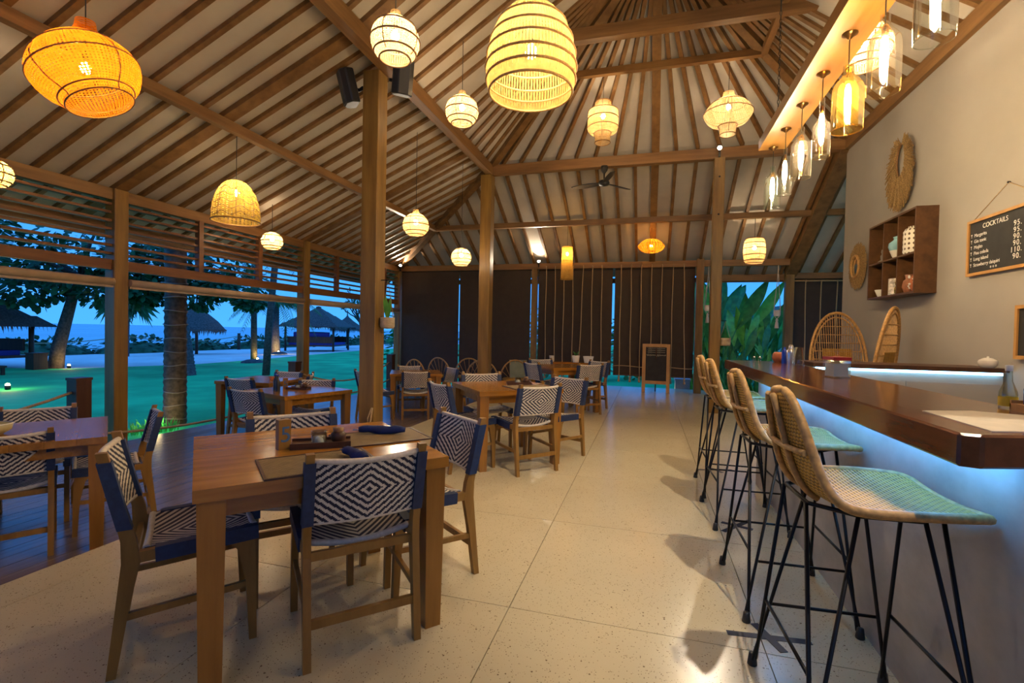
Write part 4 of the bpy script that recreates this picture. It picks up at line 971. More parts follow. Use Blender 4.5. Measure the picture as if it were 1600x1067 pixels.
speaker(-3.40, 4.96, 4.11, -0.75, 0.25, 'black speaker on the garden side of the thick post', 0.08)
speaker(-2.76, 4.98, 4.16, 0.75, 0.25, 'black speaker on the bar side of the thick post', -0.12)
# ---- macrame plant hangers in the garden opening
def macrame(x, y, z, top, lb, L=0.5):
    o = thing('macrame_hanger', lb, 'plant hanger', (x, y, z), 0, 'macrame hangers in the garden opening')
    for k in range(4):
        a = k*PI/2+0.5; MB().tube([(0, 0, top-z), (0.02*math.cos(a), 0.02*math.sin(a), (top-z)*0.72), (0.085*math.cos(a), 0.085*math.sin(a), 0.30), (0.08*math.cos(a), 0.08*math.sin(a), 0.16), (0, 0, 0.08)], 0.006, 5).build('cord', 'macrame', o)
    MB().lathe([(0.05, 0.14), (0.07, 0.17), (0.072, 0.27), (0.06, 0.27), (0.055, 0.17)], 12).build('pot', 'white_ceramic', o)
    MB().lathe([(0.045, -0.12), (0.03, 0.0), (0.02, 0.03), (0.03, 0.055), (0.012, 0.09)], 10).build('tassel', 'macrame', o)
macrame(1.27, 11.6, 1.72, 2.86, 'cream macrame hanger beside the slim post in the garden opening'); macrame(2.67, 11.6, 1.62, 2.86, 'cream macrame hanger with a pot in front of the garden plants')
# ================================================================== LAMPS
def shade_surface(mb, prof, n=40): return mb.lathe(prof, n)
def smooth_prof(pts, sub=4):
    out = []
    for i in range(len(pts)-1):
        a = pts[max(i-1, 0)]; b = pts[i]; c = pts[i+1]; d = pts[min(i+2, len(pts)-1)]
        for k in range(sub):
            f = k/sub
            out.append(tuple(max(0.001, 0.5*((2*q)+(r-p)*f+(2*p-5*q+4*r-s)*f*f+(3*q-p-3*r+s)*f**3)) if j == 0 else 0.5*((2*q)+(r-p)*f+(2*p-5*q+4*r-s)*f*f+(3*q-p-3*r+s)*f**3) for j, (p, q, r, s) in enumerate(zip(a, b, c, d))))
    out.append(pts[-1]); return out
def lamp(name, lb, loc, prof, wick, rings=(), capprof=None, ctop=None, bulb=(0, 0, 0), bulb_r=0.035, bulb_mat='bulb_warm', tilt=None, ribs=0, ringmat='rattan_dark', ring_r=0.007, capmat='wicker', zig=0):
    """prof: (r,z) from top to bottom, z relative to the bulb"""
    o = thing(name, lb, 'pendant lamp', loc)
    P = smooth_prof(prof); Mt = Matrix.Rotation(tilt[0], 3, tilt[1]) if tilt else Matrix.Identity(3)
    MB().lathe(P, 40, m=Mt).build('shade', wick, o)
    def rad(z):
        for a, b in zip(P, P[1:]):
            if min(a[1], b[1]) <= z <= max(a[1], b[1]) and a[1] != b[1]: return a[0]+(b[0]-a[0])*(z-a[1])/(b[1]-a[1])
        return P[-1][0]
    for z in rings:
        r = rad(z)+0.002
        MB().tube([Mt @ V(r*math.cos(2*PI*k/36), r*math.sin(2*PI*k/36), z) for k in range(36)], ring_r, 6, closed=True).build('hoop', ringmat, o)
    for k in range(ribs):
        a = 2*PI*k/ribs; MB().tube([Mt @ V((r+0.002)*math.cos(a), (r+0.002)*math.sin(a), z) for r, z in P[::3]], 0.004, 5).build('rib', ringmat, o)
    for z in ([] if not zig else zig):
        r_ = lambda zz: rad(zz)+0.002
        MB().tube([Mt @ V(r_(z+0.02*math.sin(8*2*PI*k/64))*math.cos(2*PI*k/64), r_(z+0.02*math.sin(8*2*PI*k/64))*math.sin(2*PI*k/64), z+0.022*math.sin(8*2*PI*k/64)) for k in range(64)], 0.004, 5, closed=True).build('zigzag_cane', ringmat, o)
    if capprof: MB().lathe(capprof, 24).build('cap', capmat, o)
    zt = ctop-loc[2]
    MB().tube([(0, 0, 0.08), (0, 0, zt)], 0.004, 6).build('cord', 'black_plastic', o)
    MB().lathe([(0.001, 0.10), (0.018, 0.095), (0.018, 0.045), (0.012, 0.04)], 10, bulb).build('socket', 'black_plastic', o)
    MB().lathe([(0.001, -bulb_r*1.15), (bulb_r*0.7, -bulb_r*0.75), (bulb_r, 0), (bulb_r*0.75, bulb_r*0.7), (bulb_r*0.35, bulb_r*1.3)], 10, bulb).build('bulb', bulb_mat, o)
    return o
def ring_prof(R, zt, zb, rt, rb): return [(rt, zt), (R*0.80, zt*0.72+zb*0.28*0), (R, (zt+zb)/2), (R*0.86, zb*0.62), (rb, zb)]
def globe(lb, loc, R, ctop, cap=True, wick='wicker_fine', rings=None, ob=0.62, oz=-0.78, bm='bulb_warm'):
    a0 = math.asin(0.26); pr = []
    a1 = math.acos(max(-1, oz)); 
    for k in range(9):
        a = 0.27+(a1-0.27)*k/8; pr.append((R*math.sin(a), R*0.95*math.cos(a)))
    cp = [(R*0.20, R*1.22), (R*0.22, R*1.1), (R*0.29, R*0.90)] if cap else None
    return lamp('globe_lamp', lb, loc, pr, wick, rings or (R*0.55, R*0.0, -R*0.50, pr[-1][1]), cp, ctop, (0, 0, R*0.22), 0.034, bm, ribs=4)
# 1 orange tilted saucer
lamp('saucer_lamp', 'wide tilted orange woven saucer lamp hanging over the deck', (-3.74, 2.41, 3.02), [(0.09, 0.20), (0.20, 0.175), (0.30, 0.06), (0.315, -0.03), (0.27, -0.13), (0.21, -0.18), (0.195, -0.225)], 'wicker_orange', (0.13, 0.0, -0.175, -0.222), [(0.055, 0.34), (0.06, 0.30), (0.105, 0.17)], zl(3.74)-0.02, (0, 0, 0.02), 0.034, 'bulb_amber', (-0.42, V(-0.5, 0.87, 0)), 4, 'rattan_dark', 0.005, 'wicker_orange')
# 2 bell
lamp('bell_lamp', 'bell-shaped zigzag wicker lamp near the slatted screen', (-4.85, 4.76, 2.86), [(0.02, 0.20), (0.10, 0.19), (0.19, 0.09), (0.245, -0.06), (0.262, -0.20), (0.265, -0.29)], 'wicker_gold', (-0.285,), None, zl(4.85)-0.06, (0, 0, 0.06), 0.034, 'bulb_warm', None, 8, 'rattan_dark', 0.008, zig=(0.08, 0.0, -0.08, -0.16, -0.23))
# 3 globe at the frame edge
globe('small amber wicker globe lamp near the slatted screen, beside the orange saucer lamp', (-5.22, 2.69, 2.52), 0.125, zl(5.22)-0.02, False, 'wicker_gold')
# 4 small globe
globe('small openwork wicker globe lamp before the slatted screen', (-5.85, 6.45, 2.68), 0.16, zl(5.85)-0.02, False, 'wicker')
# 5, 6 globes
globe('pale wicker globe lamp hanging above the black speakers', (-1.97, 3.44, 3.57), 0.188, RZ+KU*1.03-0.02)
globe('pale wicker globe lamp between the speaker post and the big bell lamp', (-2.31, 5.69, 4.05), 0.205, RZ+KU*0.69-0.02)
# 7 big bell
lamp('bell_lamp', 'very large bell-shaped wicker lamp over the terrazzo floor', (-0.885, 3.52, 3.36), [(0.10, 0.34), (0.17, 0.31), (0.26, 0.20), (0.315, 0.05), (0.335, -0.10), (0.325, -0.22), (0.305, -0.28)], 'wicker_strand', (0.21, 0.10, 0.0, -0.10, -0.19, -0.275), [(0.05, 0.46), (0.06, 0.38), (0.11, 0.33)], RZ+KU*2.1-0.03, (0, 0, 0.02), 0.045, 'bulb_warm', None, 0, 'rattan', 0.009, 'wicker_strand')
# 8 tiered lantern
lamp('tiered_lamp', 'three-tiered wicker lantern lamp over the ceiling fan', (-0.765, 7.75, 4.66), [(0.125, 0.28), (0.13, 0.16), (0.135, 0.15), (0.225, 0.14), (0.235, 0.0), (0.235, -0.13), (0.20, -0.19), (0.125, -0.20), (0.12, -0.36)], 'wicker', (0.28, 0.14, 0.02, -0.12, -0.20, -0.35), None, 5.30, (0, 0, 0.06), 0.034, ribs=4)
# 9 saucer
lamp('saucer_lamp', 'pale woven saucer lamp above the spotlit post', (1.055, 7.75, 4.58), [(0.11, 0.20), (0.22, 0.16), (0.325, 0.04), (0.335, -0.02), (0.26, -0.13), (0.13, -0.18), (0.115, -0.19), (0.11, -0.32)], 'wicker_fine', (0.13, -0.0, -0.18, -0.31), [(0.075, 0.31), (0.08, 0.28), (0.11, 0.19)], 5.32, (0, 0, 0.09), 0.034, ribs=4)
# 10, 11
globe('yellowish wicker globe lamp beside the speaker post over the deck', (-3.45, 6.72, 2.90), 0.195, zl(3.45)-0.02, True, 'wicker')
globe('basket-weave globe lamp in front of the plain dark blinds', (-3.30, 8.22, 2.64), 0.182, zl(3.3)-0.02, False, 'wicker_fine', (0.14, 0.05, -0.04, -0.1, -0.142))
# 12 fringe cylinder
lamp('fringe_lamp', 'long straw-fringed cylinder lamp before the rope curtain', (-1.706, 10.3, 2.95), [(0.10, 0.20), (0.115, 0.18), (0.118, 0.0), (0.120, -0.10), (0.125, -0.25), (0.135, -0.50)], 'wicker_strand', (0.19, 0.0, -0.10), None, zb(10.3)-0.1, (0, 0, 0.04), 0.030, 'bulb_amber', None, 0, 'rattan_dark', 0.005)
# 13 brass flat
lamp('brass_lamp', 'flat orange scaly lamp glowing before the central rafter', (0.02, 10.6, 3.17), [(0.05, 0.145), (0.16, 0.115), (0.25, 0.03), (0.27, -0.02), (0.21, -0.10), (0.12, -0.135)], 'brass_scale', (0.03, -0.13), None, zb(10.6)-0.02, (0, 0, 0.0), 0.026, 'bulb_amber', None, 10, 'bronze', 0.004)
# 14 barrel
lamp('barrel_lamp', 'banded barrel wicker lamp in the garden opening', (1.95, 10.34, 2.97), [(0.14, 0.25), (0.18, 0.19), (0.20, 0.05), (0.20, -0.05), (0.18, -0.17), (0.14, -0.24)], 'wicker', (0.24, 0.15, 0.05, -0.08, -0.18, -0.235), None, zb(10.34)-0.12, (0, 0, 0.06), 0.034, ribs=5, ring_r=0.009)
# 15 behind the light beam
globe('striped wicker globe lamp half hidden behind the long light beam', (1.98, 5.55, 4.16), 0.235, RZ+KU*(3-1.98)-0.02, True, 'wicker_fine', (0.16, 0.06, -0.04, -0.13, -0.18), bm='bulb_strong')
# ---- long timber light beam with bottle pendants
bm_ = thing('light_beam', 'long honey-coloured timber beam carrying bottle lamps over the bar', 'beam', (1.20, 3.6, 3.26))
MB().box((0, -0.15, 0.05), (0.26, 4.35, 0.10)).build('beam', 'wood_light_beam', bm_)
for y in (1.82, -1.2):
    ch_ = MB()
    for k in range(30):
        z = 0.10+k*0.040
        ch_.tube([(0.009*math.cos(a)*(1 if k % 2 else 0), y+0.009*math.cos(a)*(0 if k % 2 else 1), z+0.022+0.024*math.sin(a)) for a in [2*PI*j/8 for j in range(8)]], 0.003, 4, closed=True)
    ch_.build('hanging_chain', 'black_metal', bm_)['kind'] = 'stuff'
    MB().tube([(0, y, 1.30), (0, y, RZ+KU*1.8-3.26)], 0.006, 6).build('hanging_rod', 'black_metal', bm_)
kinds = {
 'wide': [(0.020, 0.0), (0.022, -0.05), (0.050, -0.09), (0.063, -0.13), (0.064, -0.30), (0.062, -0.335)],
 'slim': [(0.015, 0.0), (0.016, -0.10), (0.030, -0.14), (0.047, -0.175), (0.048, -0.33), (0.047, -0.345)],
 'jug': [(0.026, 0.0), (0.027, -0.045), (0.058, -0.085), (0.072, -0.13), (0.073, -0.31), (0.072, -0.325)],
}
BP = [(1.60, 'jug', 'glass_warm', 'filament'), (2.10, 'wide', 'glass_green', 'filament'), (2.61, 'wide', 'glass_clear', 'filament'), (3.10, 'wide', 'glass_warm', 'filament'), (3.60, 'jug', 'glass_amber', 'filament_amber'), (4.09, 'slim', 'glass_warm', 'filament'), (4.59, 'wide', 'glass_warm', 'filament'), (5.09, 'slim', 'glass_clear', 'filament'), (5.56, 'wide', 'glass_green', 'filament')]
BL = ['wide pale cut-bottle jug lamp over the stone inlay end of the bar', 'greenish cut-bottle lamp next to the wide jug lamp over the stone inlay', 'large clear cut-bottle lamp at the wall menu end of the beam', 'pale cut-bottle lamp between the large clear and the amber bottle lamps', 'amber cut-bottle jug lamp on the bar light beam', 'slim long-necked cut-bottle lamp next to the amber one', 'pale round-shouldered cut-bottle lamp third from the garden end of the beam', 'slim clear cut-bottle lamp second from the garden end of the beam', 'greenish cut-bottle lamp at the garden end of the beam']
for (y, kd, gl, fm), lb in zip(BP, BL):
    pr = [(r*1.22, z*1.25) for r, z in kinds[kd]]; top = 2.645-pr[-1][1]
    off = {1.60: '_jug_offscreen', 2.10: '_wide_offscreen'}.get(y, '')   # the row of bottles goes on past the frame
    o = thing('bottle_lamp'+off, lb, 'pendant lamp', (1.20, y, top), 0, 'cut-bottle lamps on the beam')
    MB().lathe(smooth_prof(pr, 4), 28).build('glass_bottle', gl, o)
    MB().tube([((pr[-1][0])*math.cos(2*PI*k/28), pr[-1][0]*math.sin(2*PI*k/28), pr[-1][1]) for k in range(28)], 0.0022, 5, closed=True).build('cut_rim', gl, o)
    MB().tube([(0, 0, 3.262-top), (0, 0, -0.06)], 0.0035, 6).build('cord', 'black_plastic', o)
    MB().lathe([(0.045, 3.262-top), (0.045, 3.252-top), (0.022, 3.240-top), (0.008, 3.222-top), (0.001, 3.222-top)], 16).build('ceiling_rose', 'bronze', o)
    MB().lathe([(0.006, -0.055), (0.017, -0.07), (0.017, -0.105), (0.012, -0.11)], 12).build('socket', 'bronze', o)
    MB().lathe([(0.008, -0.115), (0.016, -0.14), (0.020, -0.22), (0.017, -0.285), (0.001, -0.31)], 12).build('bulb'+off, fm, o)
# ---- spotlights
def spot(loc, aim, lb, en, col=(1, .82, .6), size=1.0, blend=0.6, off=''):
    o = thing('spotlight'+off, lb, 'spotlight', loc)
    d = (Vector(aim)-Vector(loc)).normalized(); rq = d.to_track_quat('Z', 'Y').to_matrix()
    MB().lathe([(0.001, -0.10), (0.03, -0.10), (0.036, -0.02), (0.040, 0.0), (0.034, 0.0)], 14, m=rq).build('housing', 'black_metal', o)
    MB().lathe([(0.001, -0.006), (0.034, -0.006)], 14, m=rq).build('lens'+off, 'spot_face', o)
    MB().box((0, 0.0, -0.10), (0.03, 0.03, 0.10)).build('bracket', 'black_metal', o)
    l = bpy.data.lights.new('spot_light'+off, 'SPOT'); l.energy = en; l.color = col; l.spot_size = size; l.spot_blend = blend; l.shadow_soft_size = 0.03
    lo = bpy.data.objects.new('spot_light'+off, l); COL.objects.link(lo); lo.parent = o; lo.location = d*0.02
    lo.rotation_euler = d.to_track_quat('-Z', 'Y').to_euler()
    return o
spot((1.07, 8.70, 4.43), (0.1, 2.5, 0.2), 'small bright spotlight on top of the post at the bar end', 200, size=1.5)
spot((-2.60, 11.52, 3.04), (-2.2, 10.2, 3.75), 'small bright spotlight on the plate above the slim post', 110, size=1.9)
spot((-6.25, 11.35, 2.98), (-4.8, 9.6, 3.9), 'small spotlight hidden behind the speaker post lighting the roof corner', 170, size=1.6)
spot((1.42, 0.80, 5.28), (0.75, 3.3, 0.0), 'spotlight on the roof purlin aimed along the bar stools', 700, col=(1, .84, .62), size=0.85, blend=0.7, off='_offscreen')
# ---- ceiling fan
o = thing('ceiling_fan', 'black three-bladed ceiling fan under the ring beam', 'fan', (-0.83, 8.87, 4.02))
MB().lathe([(0.001, 0.30), (0.07, 0.30), (0.055, 0.22), (0.02, 0.17), (0.015, 0.165)], 14).build('canopy', 'black_plastic', o)
MB().tube([(0, 0, 0.17), (0, 0, 0.04)], 0.014, 8).build('down_rod', 'black_plastic', o)
MB().lathe([(0.02, 0.05), (0.08, 0.04), (0.10, 0.0), (0.085, -0.04), (0.001, -0.06)], 18).build('motor', 'black_plastic', o)
for a in (math.radians(163), math.radians(48), math.radians(-72)):
    ca, sa = math.cos(a), math.sin(a)
    def bl(u, v, ca=ca, sa=sa):
        r = 0.08+0.55*v; w = (u-.5)*(0.085+0.045*math.sin(PI*min(1, v*1.05)))
        return V(ca*r-sa*w, sa*r+ca*w, -0.005+0.30*w*0.8), V(0, 0, 1)
    MB().slab(bl, 3, 6, 0.010).build('blade', 'black_plastic', o)
# ================================================================== GARDEN AND BEACH
GZ = -0.36
rg = random.Random(21)
def rope_swag(p0, p1, sag, r=0.013, n=14):
    p0 = Vector(p0); p1 = Vector(p1)
    return [p0+(p1-p0)*(k/n)-V(0, 0, sag*4*(k/n)*(1-k/n)) for k in range(n+1)]
for (x, y, lb) in ((-6.40, 4.07, 'short dark square rope post at the deck edge near the pale bowl table'), (-6.40, 7.66, 'short dark square rope post at the deck edge behind the bottle table'), (-6.4, 11.2, 'short dark square rope post at the far deck corner'), (-6.4, 0.6, 'short dark square rope post at the deck edge out by the frame')):
    o = thing('rope_post', lb, 'post', (x, y, DECK-0.0)); MB().box((0, 0, 0.42), (0.16, 0.16, 0.84)).build('post_body', 'wood_dark', o); MB().box((0, 0, 0.853), (0.175, 0.175, 0.03)).build('post_cap', 'wood_dark', o)
for (a, b, z0, sg, lb) in ((0.68, 3.99, 0.50, 0.26, 'sagging barrier rope at the deck edge beside the pale bowl table'), (4.15, 7.58, 0.48, 0.30, 'sagging barrier rope at the deck edge before the coconut trunk'), (7.74, 11.12, 0.46, 0.30, 'upper sagging barrier rope between the far rope posts'), (7.74, 11.12, 0.02, 0.16, 'lower sagging barrier rope between the far rope posts')):
    if a == 4.15: z0 = -0.02; sg = 0.12
    pts = rope_swag((0, a-(a+b)/2, 0), (0, b-(a+b)/2, 0), sg)
    o = MB().tube(pts, 0.016, 6).build('barrier_rope', 'rope'); o.location = (-6.4, (a+b)/2, z0); tag(o, lb, 'rope')
# ---- leaves
def leaf_quad(mb, p, d, n_, L, w):
    d = d.normalized(); s_ = d.cross(n_)
    if s_.length < 1e-3: s_ = d.orthogonal()
    s_.normalize(); u = s_.cross(d)
    mb.add([p, p+d*L*0.35-s_*w*0.42+u*L*0.03, p+d*L*0.75-s_*w*0.5, p+d*L, p+d*L*0.75+s_*w*0.5, p+d*L*0.35+s_*w*0.42+u*L*0.03], [(0, 1, 2, 3, 4, 5)])
def crown(mb, c, R, n, L, w, r_, shell=0.55, droop=0.3):
    for k in range(n):
        while True:
            q_ = V(r_.uniform(-1, 1), r_.uniform(-1, 1), r_.uniform(-1, 1))
            if shell < q_.length <= 1 or (q_.length <= 1 and r_.random() < 0.25): break
        p = Vector(c)+V(q_.x*R[0], q_.y*R[1], q_.z*R[2])
        d = V(q_.x+r_.uniform(-.6, .6), q_.y+r_.uniform(-.6, .6), q_.z*0.5+r_.uniform(-.5, .5)-droop)
        leaf_quad(mb, p, d, V(r_.uniform(-.4, .4), r_.uniform(-.4, .4), 1), L*r_.uniform(.7, 1.2), w*r_.uniform(.7, 1.2))
def almond(loc, trunk, r0, clusters, lb, n=240, L=0.36, w=0.21, seed=1):
    o = thing('almond_tree', lb, 'tree', loc, 0, 'broad-leaved trees by the beach'); rr_ = random.Random(seed)
    m = len(trunk); MB().tube(trunk, [r0*(1-0.45*k/(m-1)) for k in range(m)], 10).build('trunk', 'bark', o)
    mb = MB()
    for c, R in clusters:
        MB().tube([trunk[-1] if c[2] > trunk[-1][2]-0.5 else trunk[-2], tuple((Vector(trunk[-1])+Vector(c))/2+V(0, 0, 0.3)), c], [r0*0.4, r0*0.25, r0*0.1], 6).build('branch', 'bark', o)
        crown(mb, c, R, n, L, w, rr_)
    mb.build('foliage', 'leaf_dark', o)['kind'] = 'stuff'
almond((-21.2, 12.7, GZ), [(0, 0, -0.05), (0.05, 0.05, 0.7), (0.18, 0.18, 1.6), (0.33, 0.33, 2.6), (0.5, 0.5, 3.4)], 0.25,
       [((-2.2, 0.6, 4.2), (1.6, 1.6, 0.9)), ((0.6, 0.4, 3.9), (1.7, 1.7, 1.0)), ((2.2, 1.8, 3.8), (1.7, 1.6, 1.0)), ((1.0, 0.8, 5.4), (3.2, 3.2, 1.3)), ((3.6, 3.4, 4.6), (1.8, 1.6, 1.0)), ((-1.6, -2.2, 4.6), (1.8, 2.0, 1.2)), ((-0.9, -0.3, 2.95), (1.2, 1.2, 0.65)), ((1.4, 0.9, 3.0), (1.3, 1.2, 0.6)), ((2.4, 1.2, 3.1), (1.0, 1.0, 0.6))], 'leaning broad-leaved tree with a light at its foot beside the thatched hut', 330, seed=3)
almond((-17.8, 14.5, GZ), [(0, 0, -0.05), (0.1, 0.0, 1.2), (0.0, 0.1, 2.6), (0.1, 0.2, 4.2)], 0.16,
       [((-1.4, -0.5, 4.0), (1.2, 1.2, 0.7)), ((0.5, 0.9, 3.55), (1.0, 1.0, 0.55)), ((1.5, 2.0, 3.5), (1.2, 1.1, 0.6)), ((0, 0, 5.2), (2.4, 2.4, 1.0)), ((0.9, 0.3, 2.95), (0.7, 0.9, 0.6)), ((1.8, 0.5, 3.15), (0.7, 0.7, 0.4)), ((2.9, 0.8, 2.65), (0.6, 0.4, 0.25)), ((-1.0, -0.3, 3.0), (1.1, 0.9, 0.6))], 'broad-leaved tree whose branch reaches over the thatched parasol', 260, 0.30, 0.17, seed=4)
almond((-19.5, 7.2, GZ), [(0, 0, -0.05), (0.2, 0.1, 1.8), (0.2, 0.2, 3.6)], 0.22,
       [((0.6, 1.4, 3.6), (1.3, 1.3, 0.7)), ((1.2, 0.2, 4.4), (1.8, 1.8, 1.0)), ((-0.8, 2.0, 4.6), (1.6, 1.6, 0.9)), ((0.2, 0.2, 5.6), (2.4, 2.4, 1.0))], 'dark broad-leaved tree overhanging the thatched hut roof', 300, seed=5)
# ---- palms
def frond(o, base, az, L, up, droop, n=22, wid=0.5, r_=rg, mat='palm_leaf'):
    mb = MB(); pts = []
    d = V(math.cos(az), math.sin(az), 0)
    for k in range(n+1):
        t_ = k/n; pts.append(Vector(base)+d*L*(t_-0.12*t_*t_)+V(0, 0, up*t_*L-droop*L*t_*t_))
    mb.tube(pts, [0.022*(1-0.8*k/n) for k in range(n+1)], 4)
    for k in range(2, n+1):
        t_ = k/n; tg = (pts[k]-pts[k-1]).normalized(); s_ = tg.cross(V(0, 0, 1))
        if s_.length < 1e-3: continue
        s_.normalize(); l = wid*(0.35+0.65*math.sin(PI*min(1, t_*0.9+0.08)))
        for sg in (-1, 1):
            p = pts[k]; q1 = p+(s_*sg*0.75+tg*0.55+V(0, 0, -0.35)).normalized()*l*0.55; q2 = p+(s_*sg*0.62+tg*0.6+V(0, 0, -0.85)).normalized()*l
            w_ = tg*0.022
            mb.add([p-w_, p+w_, q1+w_*1.2, q2, q1-w_*1.2], [(0, 1, 2, 3, 4)])
    return mb.build('frond', mat, o)
def palm(loc, trunk, r0, r1, lb, nf=12, L=2.6, crown_z=True, seed=2, rings=True, mat='bark', wid=0.55, downs=0):
    o = thing('coconut_palm', lb, 'palm tree', loc); rr_ = random.Random(seed); m = len(trunk)
    if rings:
        pts = []; rad = []
        for i in range(m-1):
            a = Vector(trunk[i]); b = Vector(trunk[i+1]); steps = max(2, int((b-a).length/0.055))
            for k in range(steps):
                f_ = (i+k/steps)/(m-1); pts.append(a+(b-a)*k/steps); rad.append((r0+(r1-r0)*f_)*(1.0+(0.05 if k % 2 else -0.03)+rr_.uniform(-.015, .015)))
        pts.append(Vector(trunk[-1])); rad.append(r1); MB().tube(pts, rad, 16).build('trunk', mat, o)
        for i in range(0, len(pts)-2, 4 if r0 > 0.1 else 8):
            MB().tube([pts[i]+V((rad[i]*1.03)*math.cos(a), (rad[i]*1.03)*math.sin(a), 0.012*math.sin(2*a+i)) for a in [2*PI*k/14 for k in range(14)]], 0.0095, 4, closed=True).build('leaf_scar', 'leaf_scar', o)
    else: MB().tube(trunk, [r0+(r1-r0)*k/(m-1) for k in range(m)], 10).build('trunk', mat, o)
    for k in range(nf):
        frond(o, trunk[-1], 2*PI*k/nf+rr_.uniform(-.2, .2), L*rr_.uniform(.85, 1.1), rr_.uniform(-0.1, 0.55), rr_.uniform(0.55, 0.9), wid=wid)
    return o
palm((-7.55, 6.21, GZ), [(0, 0, -0.1), (0.0, 0.0, 1.5), (-0.02, 0.02, 3.2), (-0.12, 0.06, 9.0)], 0.165, 0.145, 'thick ringed coconut trunk right beside the deck', 13, 3.2, seed=1)
palm((-14.9, 12.65, GZ), [(0, 0, -0.1), (-0.15, -0.05, 1.2), (-0.4, -0.15, 2.6), (-0.5, -0.2, 6.0)], 0.30, 0.20, 'grey coconut trunk standing on the lawn behind the thick ringed trunk', 12, 2.8, seed=7, mat='bark_grey')
palm((-18.6, 19.4, GZ), [(0, 0, -0.1), (-0.02, 0, 2.0), (-0.1, 0.05, 6.5)], 0.15, 0.12, 'tall straight palm with a light at its foot at the sand edge', 12, 2.6, seed=8, rings=False)
palm((-12.7, 13.78, GZ), [(0, 0, -0.1), (0.05, 0.05, 1.6), (0.3, 0.3, 6.0)], 0.125, 0.10, 'tall slim leaning palm on the lawn in front of the uplit palm', 12, 2.6, seed=9, rings=False)
palm((-23.5, 26.3, GZ), [(0, 0, -0.1), (-0.05, 0, 1.6), (0.0, 0.0, 3.5)], 0.30, 0.20, 'short shaggy palm uplit by a warm lamp on the sand', 16, 3.0, seed=10, rings=False, mat='bark_grey', wid=0.8)
# pandan on the sand
o = thing('pandan_tree', 'small forked spiky-leaved tree on the sand by the sea', 'tree', (-28.7, 20.6, -0.5))
MB().tube([(0, 0, -0.1), (0.05, 0, 1.4), (0.0, 0.1, 2.4)], [0.16, 0.13, 0.10], 8).build('trunk', 'bark_grey', o)
for sx in (-1, 1): MB().tube([(0.0, 0.1, 2.2), (0.35*sx, 0.35*sx, 2.95)], 0.08, 6).build('branch', 'bark_grey', o)
mb = MB()
for c in ((0.35, 0.35, 2.95), (-0.4, -0.4, 3.0), (0.0, 0.0, 3.4)):
    for k in range(80):
        a = rg.uniform(0, 2*PI); el = rg.uniform(-0.9, 1.0); d = V(math.cos(a)*math.cos(el), math.sin(a)*math.cos(el), math.sin(el)); L = rg.uniform(0.7, 1.2)
        p0 = Vector(c); p1 = p0+d*L*0.6; p2 = p0+d*L+V(0, 0, -0.5); s_ = d.cross(V(0, 0, 1)).normalized()*0.03
        mb.add([p0-s_, p0+s_, p1+s_, p2, p1-s_], [(0, 1, 2, 3, 4)])
mb.build('leaves', 'palm_leaf', o)['kind'] = 'stuff'
# ---- thatched huts and parasols
def thatch_roof(o, R, ze, za, seg, layers=4, name='thatch_roof', rot=PI/4, top=0.12):
    pr = []
    for k in range(layers):
        f0 = k/layers; f1 = (k+1)/layers
        r0 = R+(top-R)*f0; r1 = R+(top-R)*f1; z0 = ze+(za-ze)*f0; z1 = ze+(za-ze)*f1
        pr += [(r0, z0), (r1*1.04, z1+0.02)]
    pr = [(R*0.97, ze+0.10)]+pr+[(0.001, za+0.03)]
    MB().lathe(pr, seg, m=Matrix.Rotation(rot, 3, 'Z'), smooth=False).build(name, 'thatch', o)
    mb = MB()
    nfr = 150
    for k in range(nfr):
        a = 2*PI*k/nfr
        if seg == 4:
            t_ = (a % (PI/2))/(PI/2); a0 = (int(a/(PI/2)))*PI/2+rot; p = V(R*math.cos(a0), R*math.sin(a0), ze)*(1-t_)+V(R*math.cos(a0+PI/2), R*math.sin(a0+PI/2), ze)*t_
        else: p = V(R*math.cos(a), R*math.sin(a), ze)
        l = rg.uniform(0.08, 0.24)*(R/2.0)**0.3; tn = V(-p.y, p.x, 0).normalized()*0.05
        mb.add([p-tn+V(0, 0, .03), p+tn+V(0, 0, .03), p*1.01+V(0, 0, -l)-V(0, 0, 0)*1.0], [(0, 1, 2)])
    mb.build('thatch_fringe', 'thatch', o)['kind'] = 'stuff'
def hut(loc, R, ze, za, lb, rz=0.0, sofa='cushion_blue'):
    o = thing('thatched_hut', lb, 'hut', loc, rz)
    thatch_roof(o, R, ze, za, 4, 5)
    MB().lathe([(0.16, za-0.1), (0.22, za+0.05), (0.02, za+0.12)], 8).build('roof_cap', 'thatch', o)
    q_ = R*0.707*0.80
    for sx in (-1, 1):
        for sy in (-1, 1): MB().tube([(sx*q_, sy*q_, -0.05), (sx*q_, sy*q_, ze+0.25)], 0.085, 8).build('post', 'wood_dark', o)
    MB().box((0, 0, 0.36), (2*q_, 2*q_, 0.10)).build('day_bed', 'wood_dark', o)
    MB().box((0, 0, 0.50), (1.8*q_, 1.8*q_, 0.18)).build('mattress', sofa, o)
    for sy in (-1, 1): MB().box((0, sy*q_*0.92, 0.80), (1.9*q_, 0.08, 0.46)).build('bench_back', 'wood_dark', o)
    MB().slab(lambda u, v: (V((u-.5)*1.5*q_, -q_*0.75, 0.6+v*0.75), V(0, 1, 0.2).normalized()*(0.4+0.6*math.sin(PI*min(max(u, .03), .97)))), 6, 4, 0.4).build('back_cushion', sofa, o)
    return o
hut((-24.9, 10.5, GZ), 3.9, 1.50, 3.5, 'dark thatched beach hut with cushioned day bed beside the leaning tree', 0.15)
hut((-24.6, 32.0, GZ), 3.1, 1.75, 3.25, 'thatched beach hut with blue seating far across the lawn', 0.3)
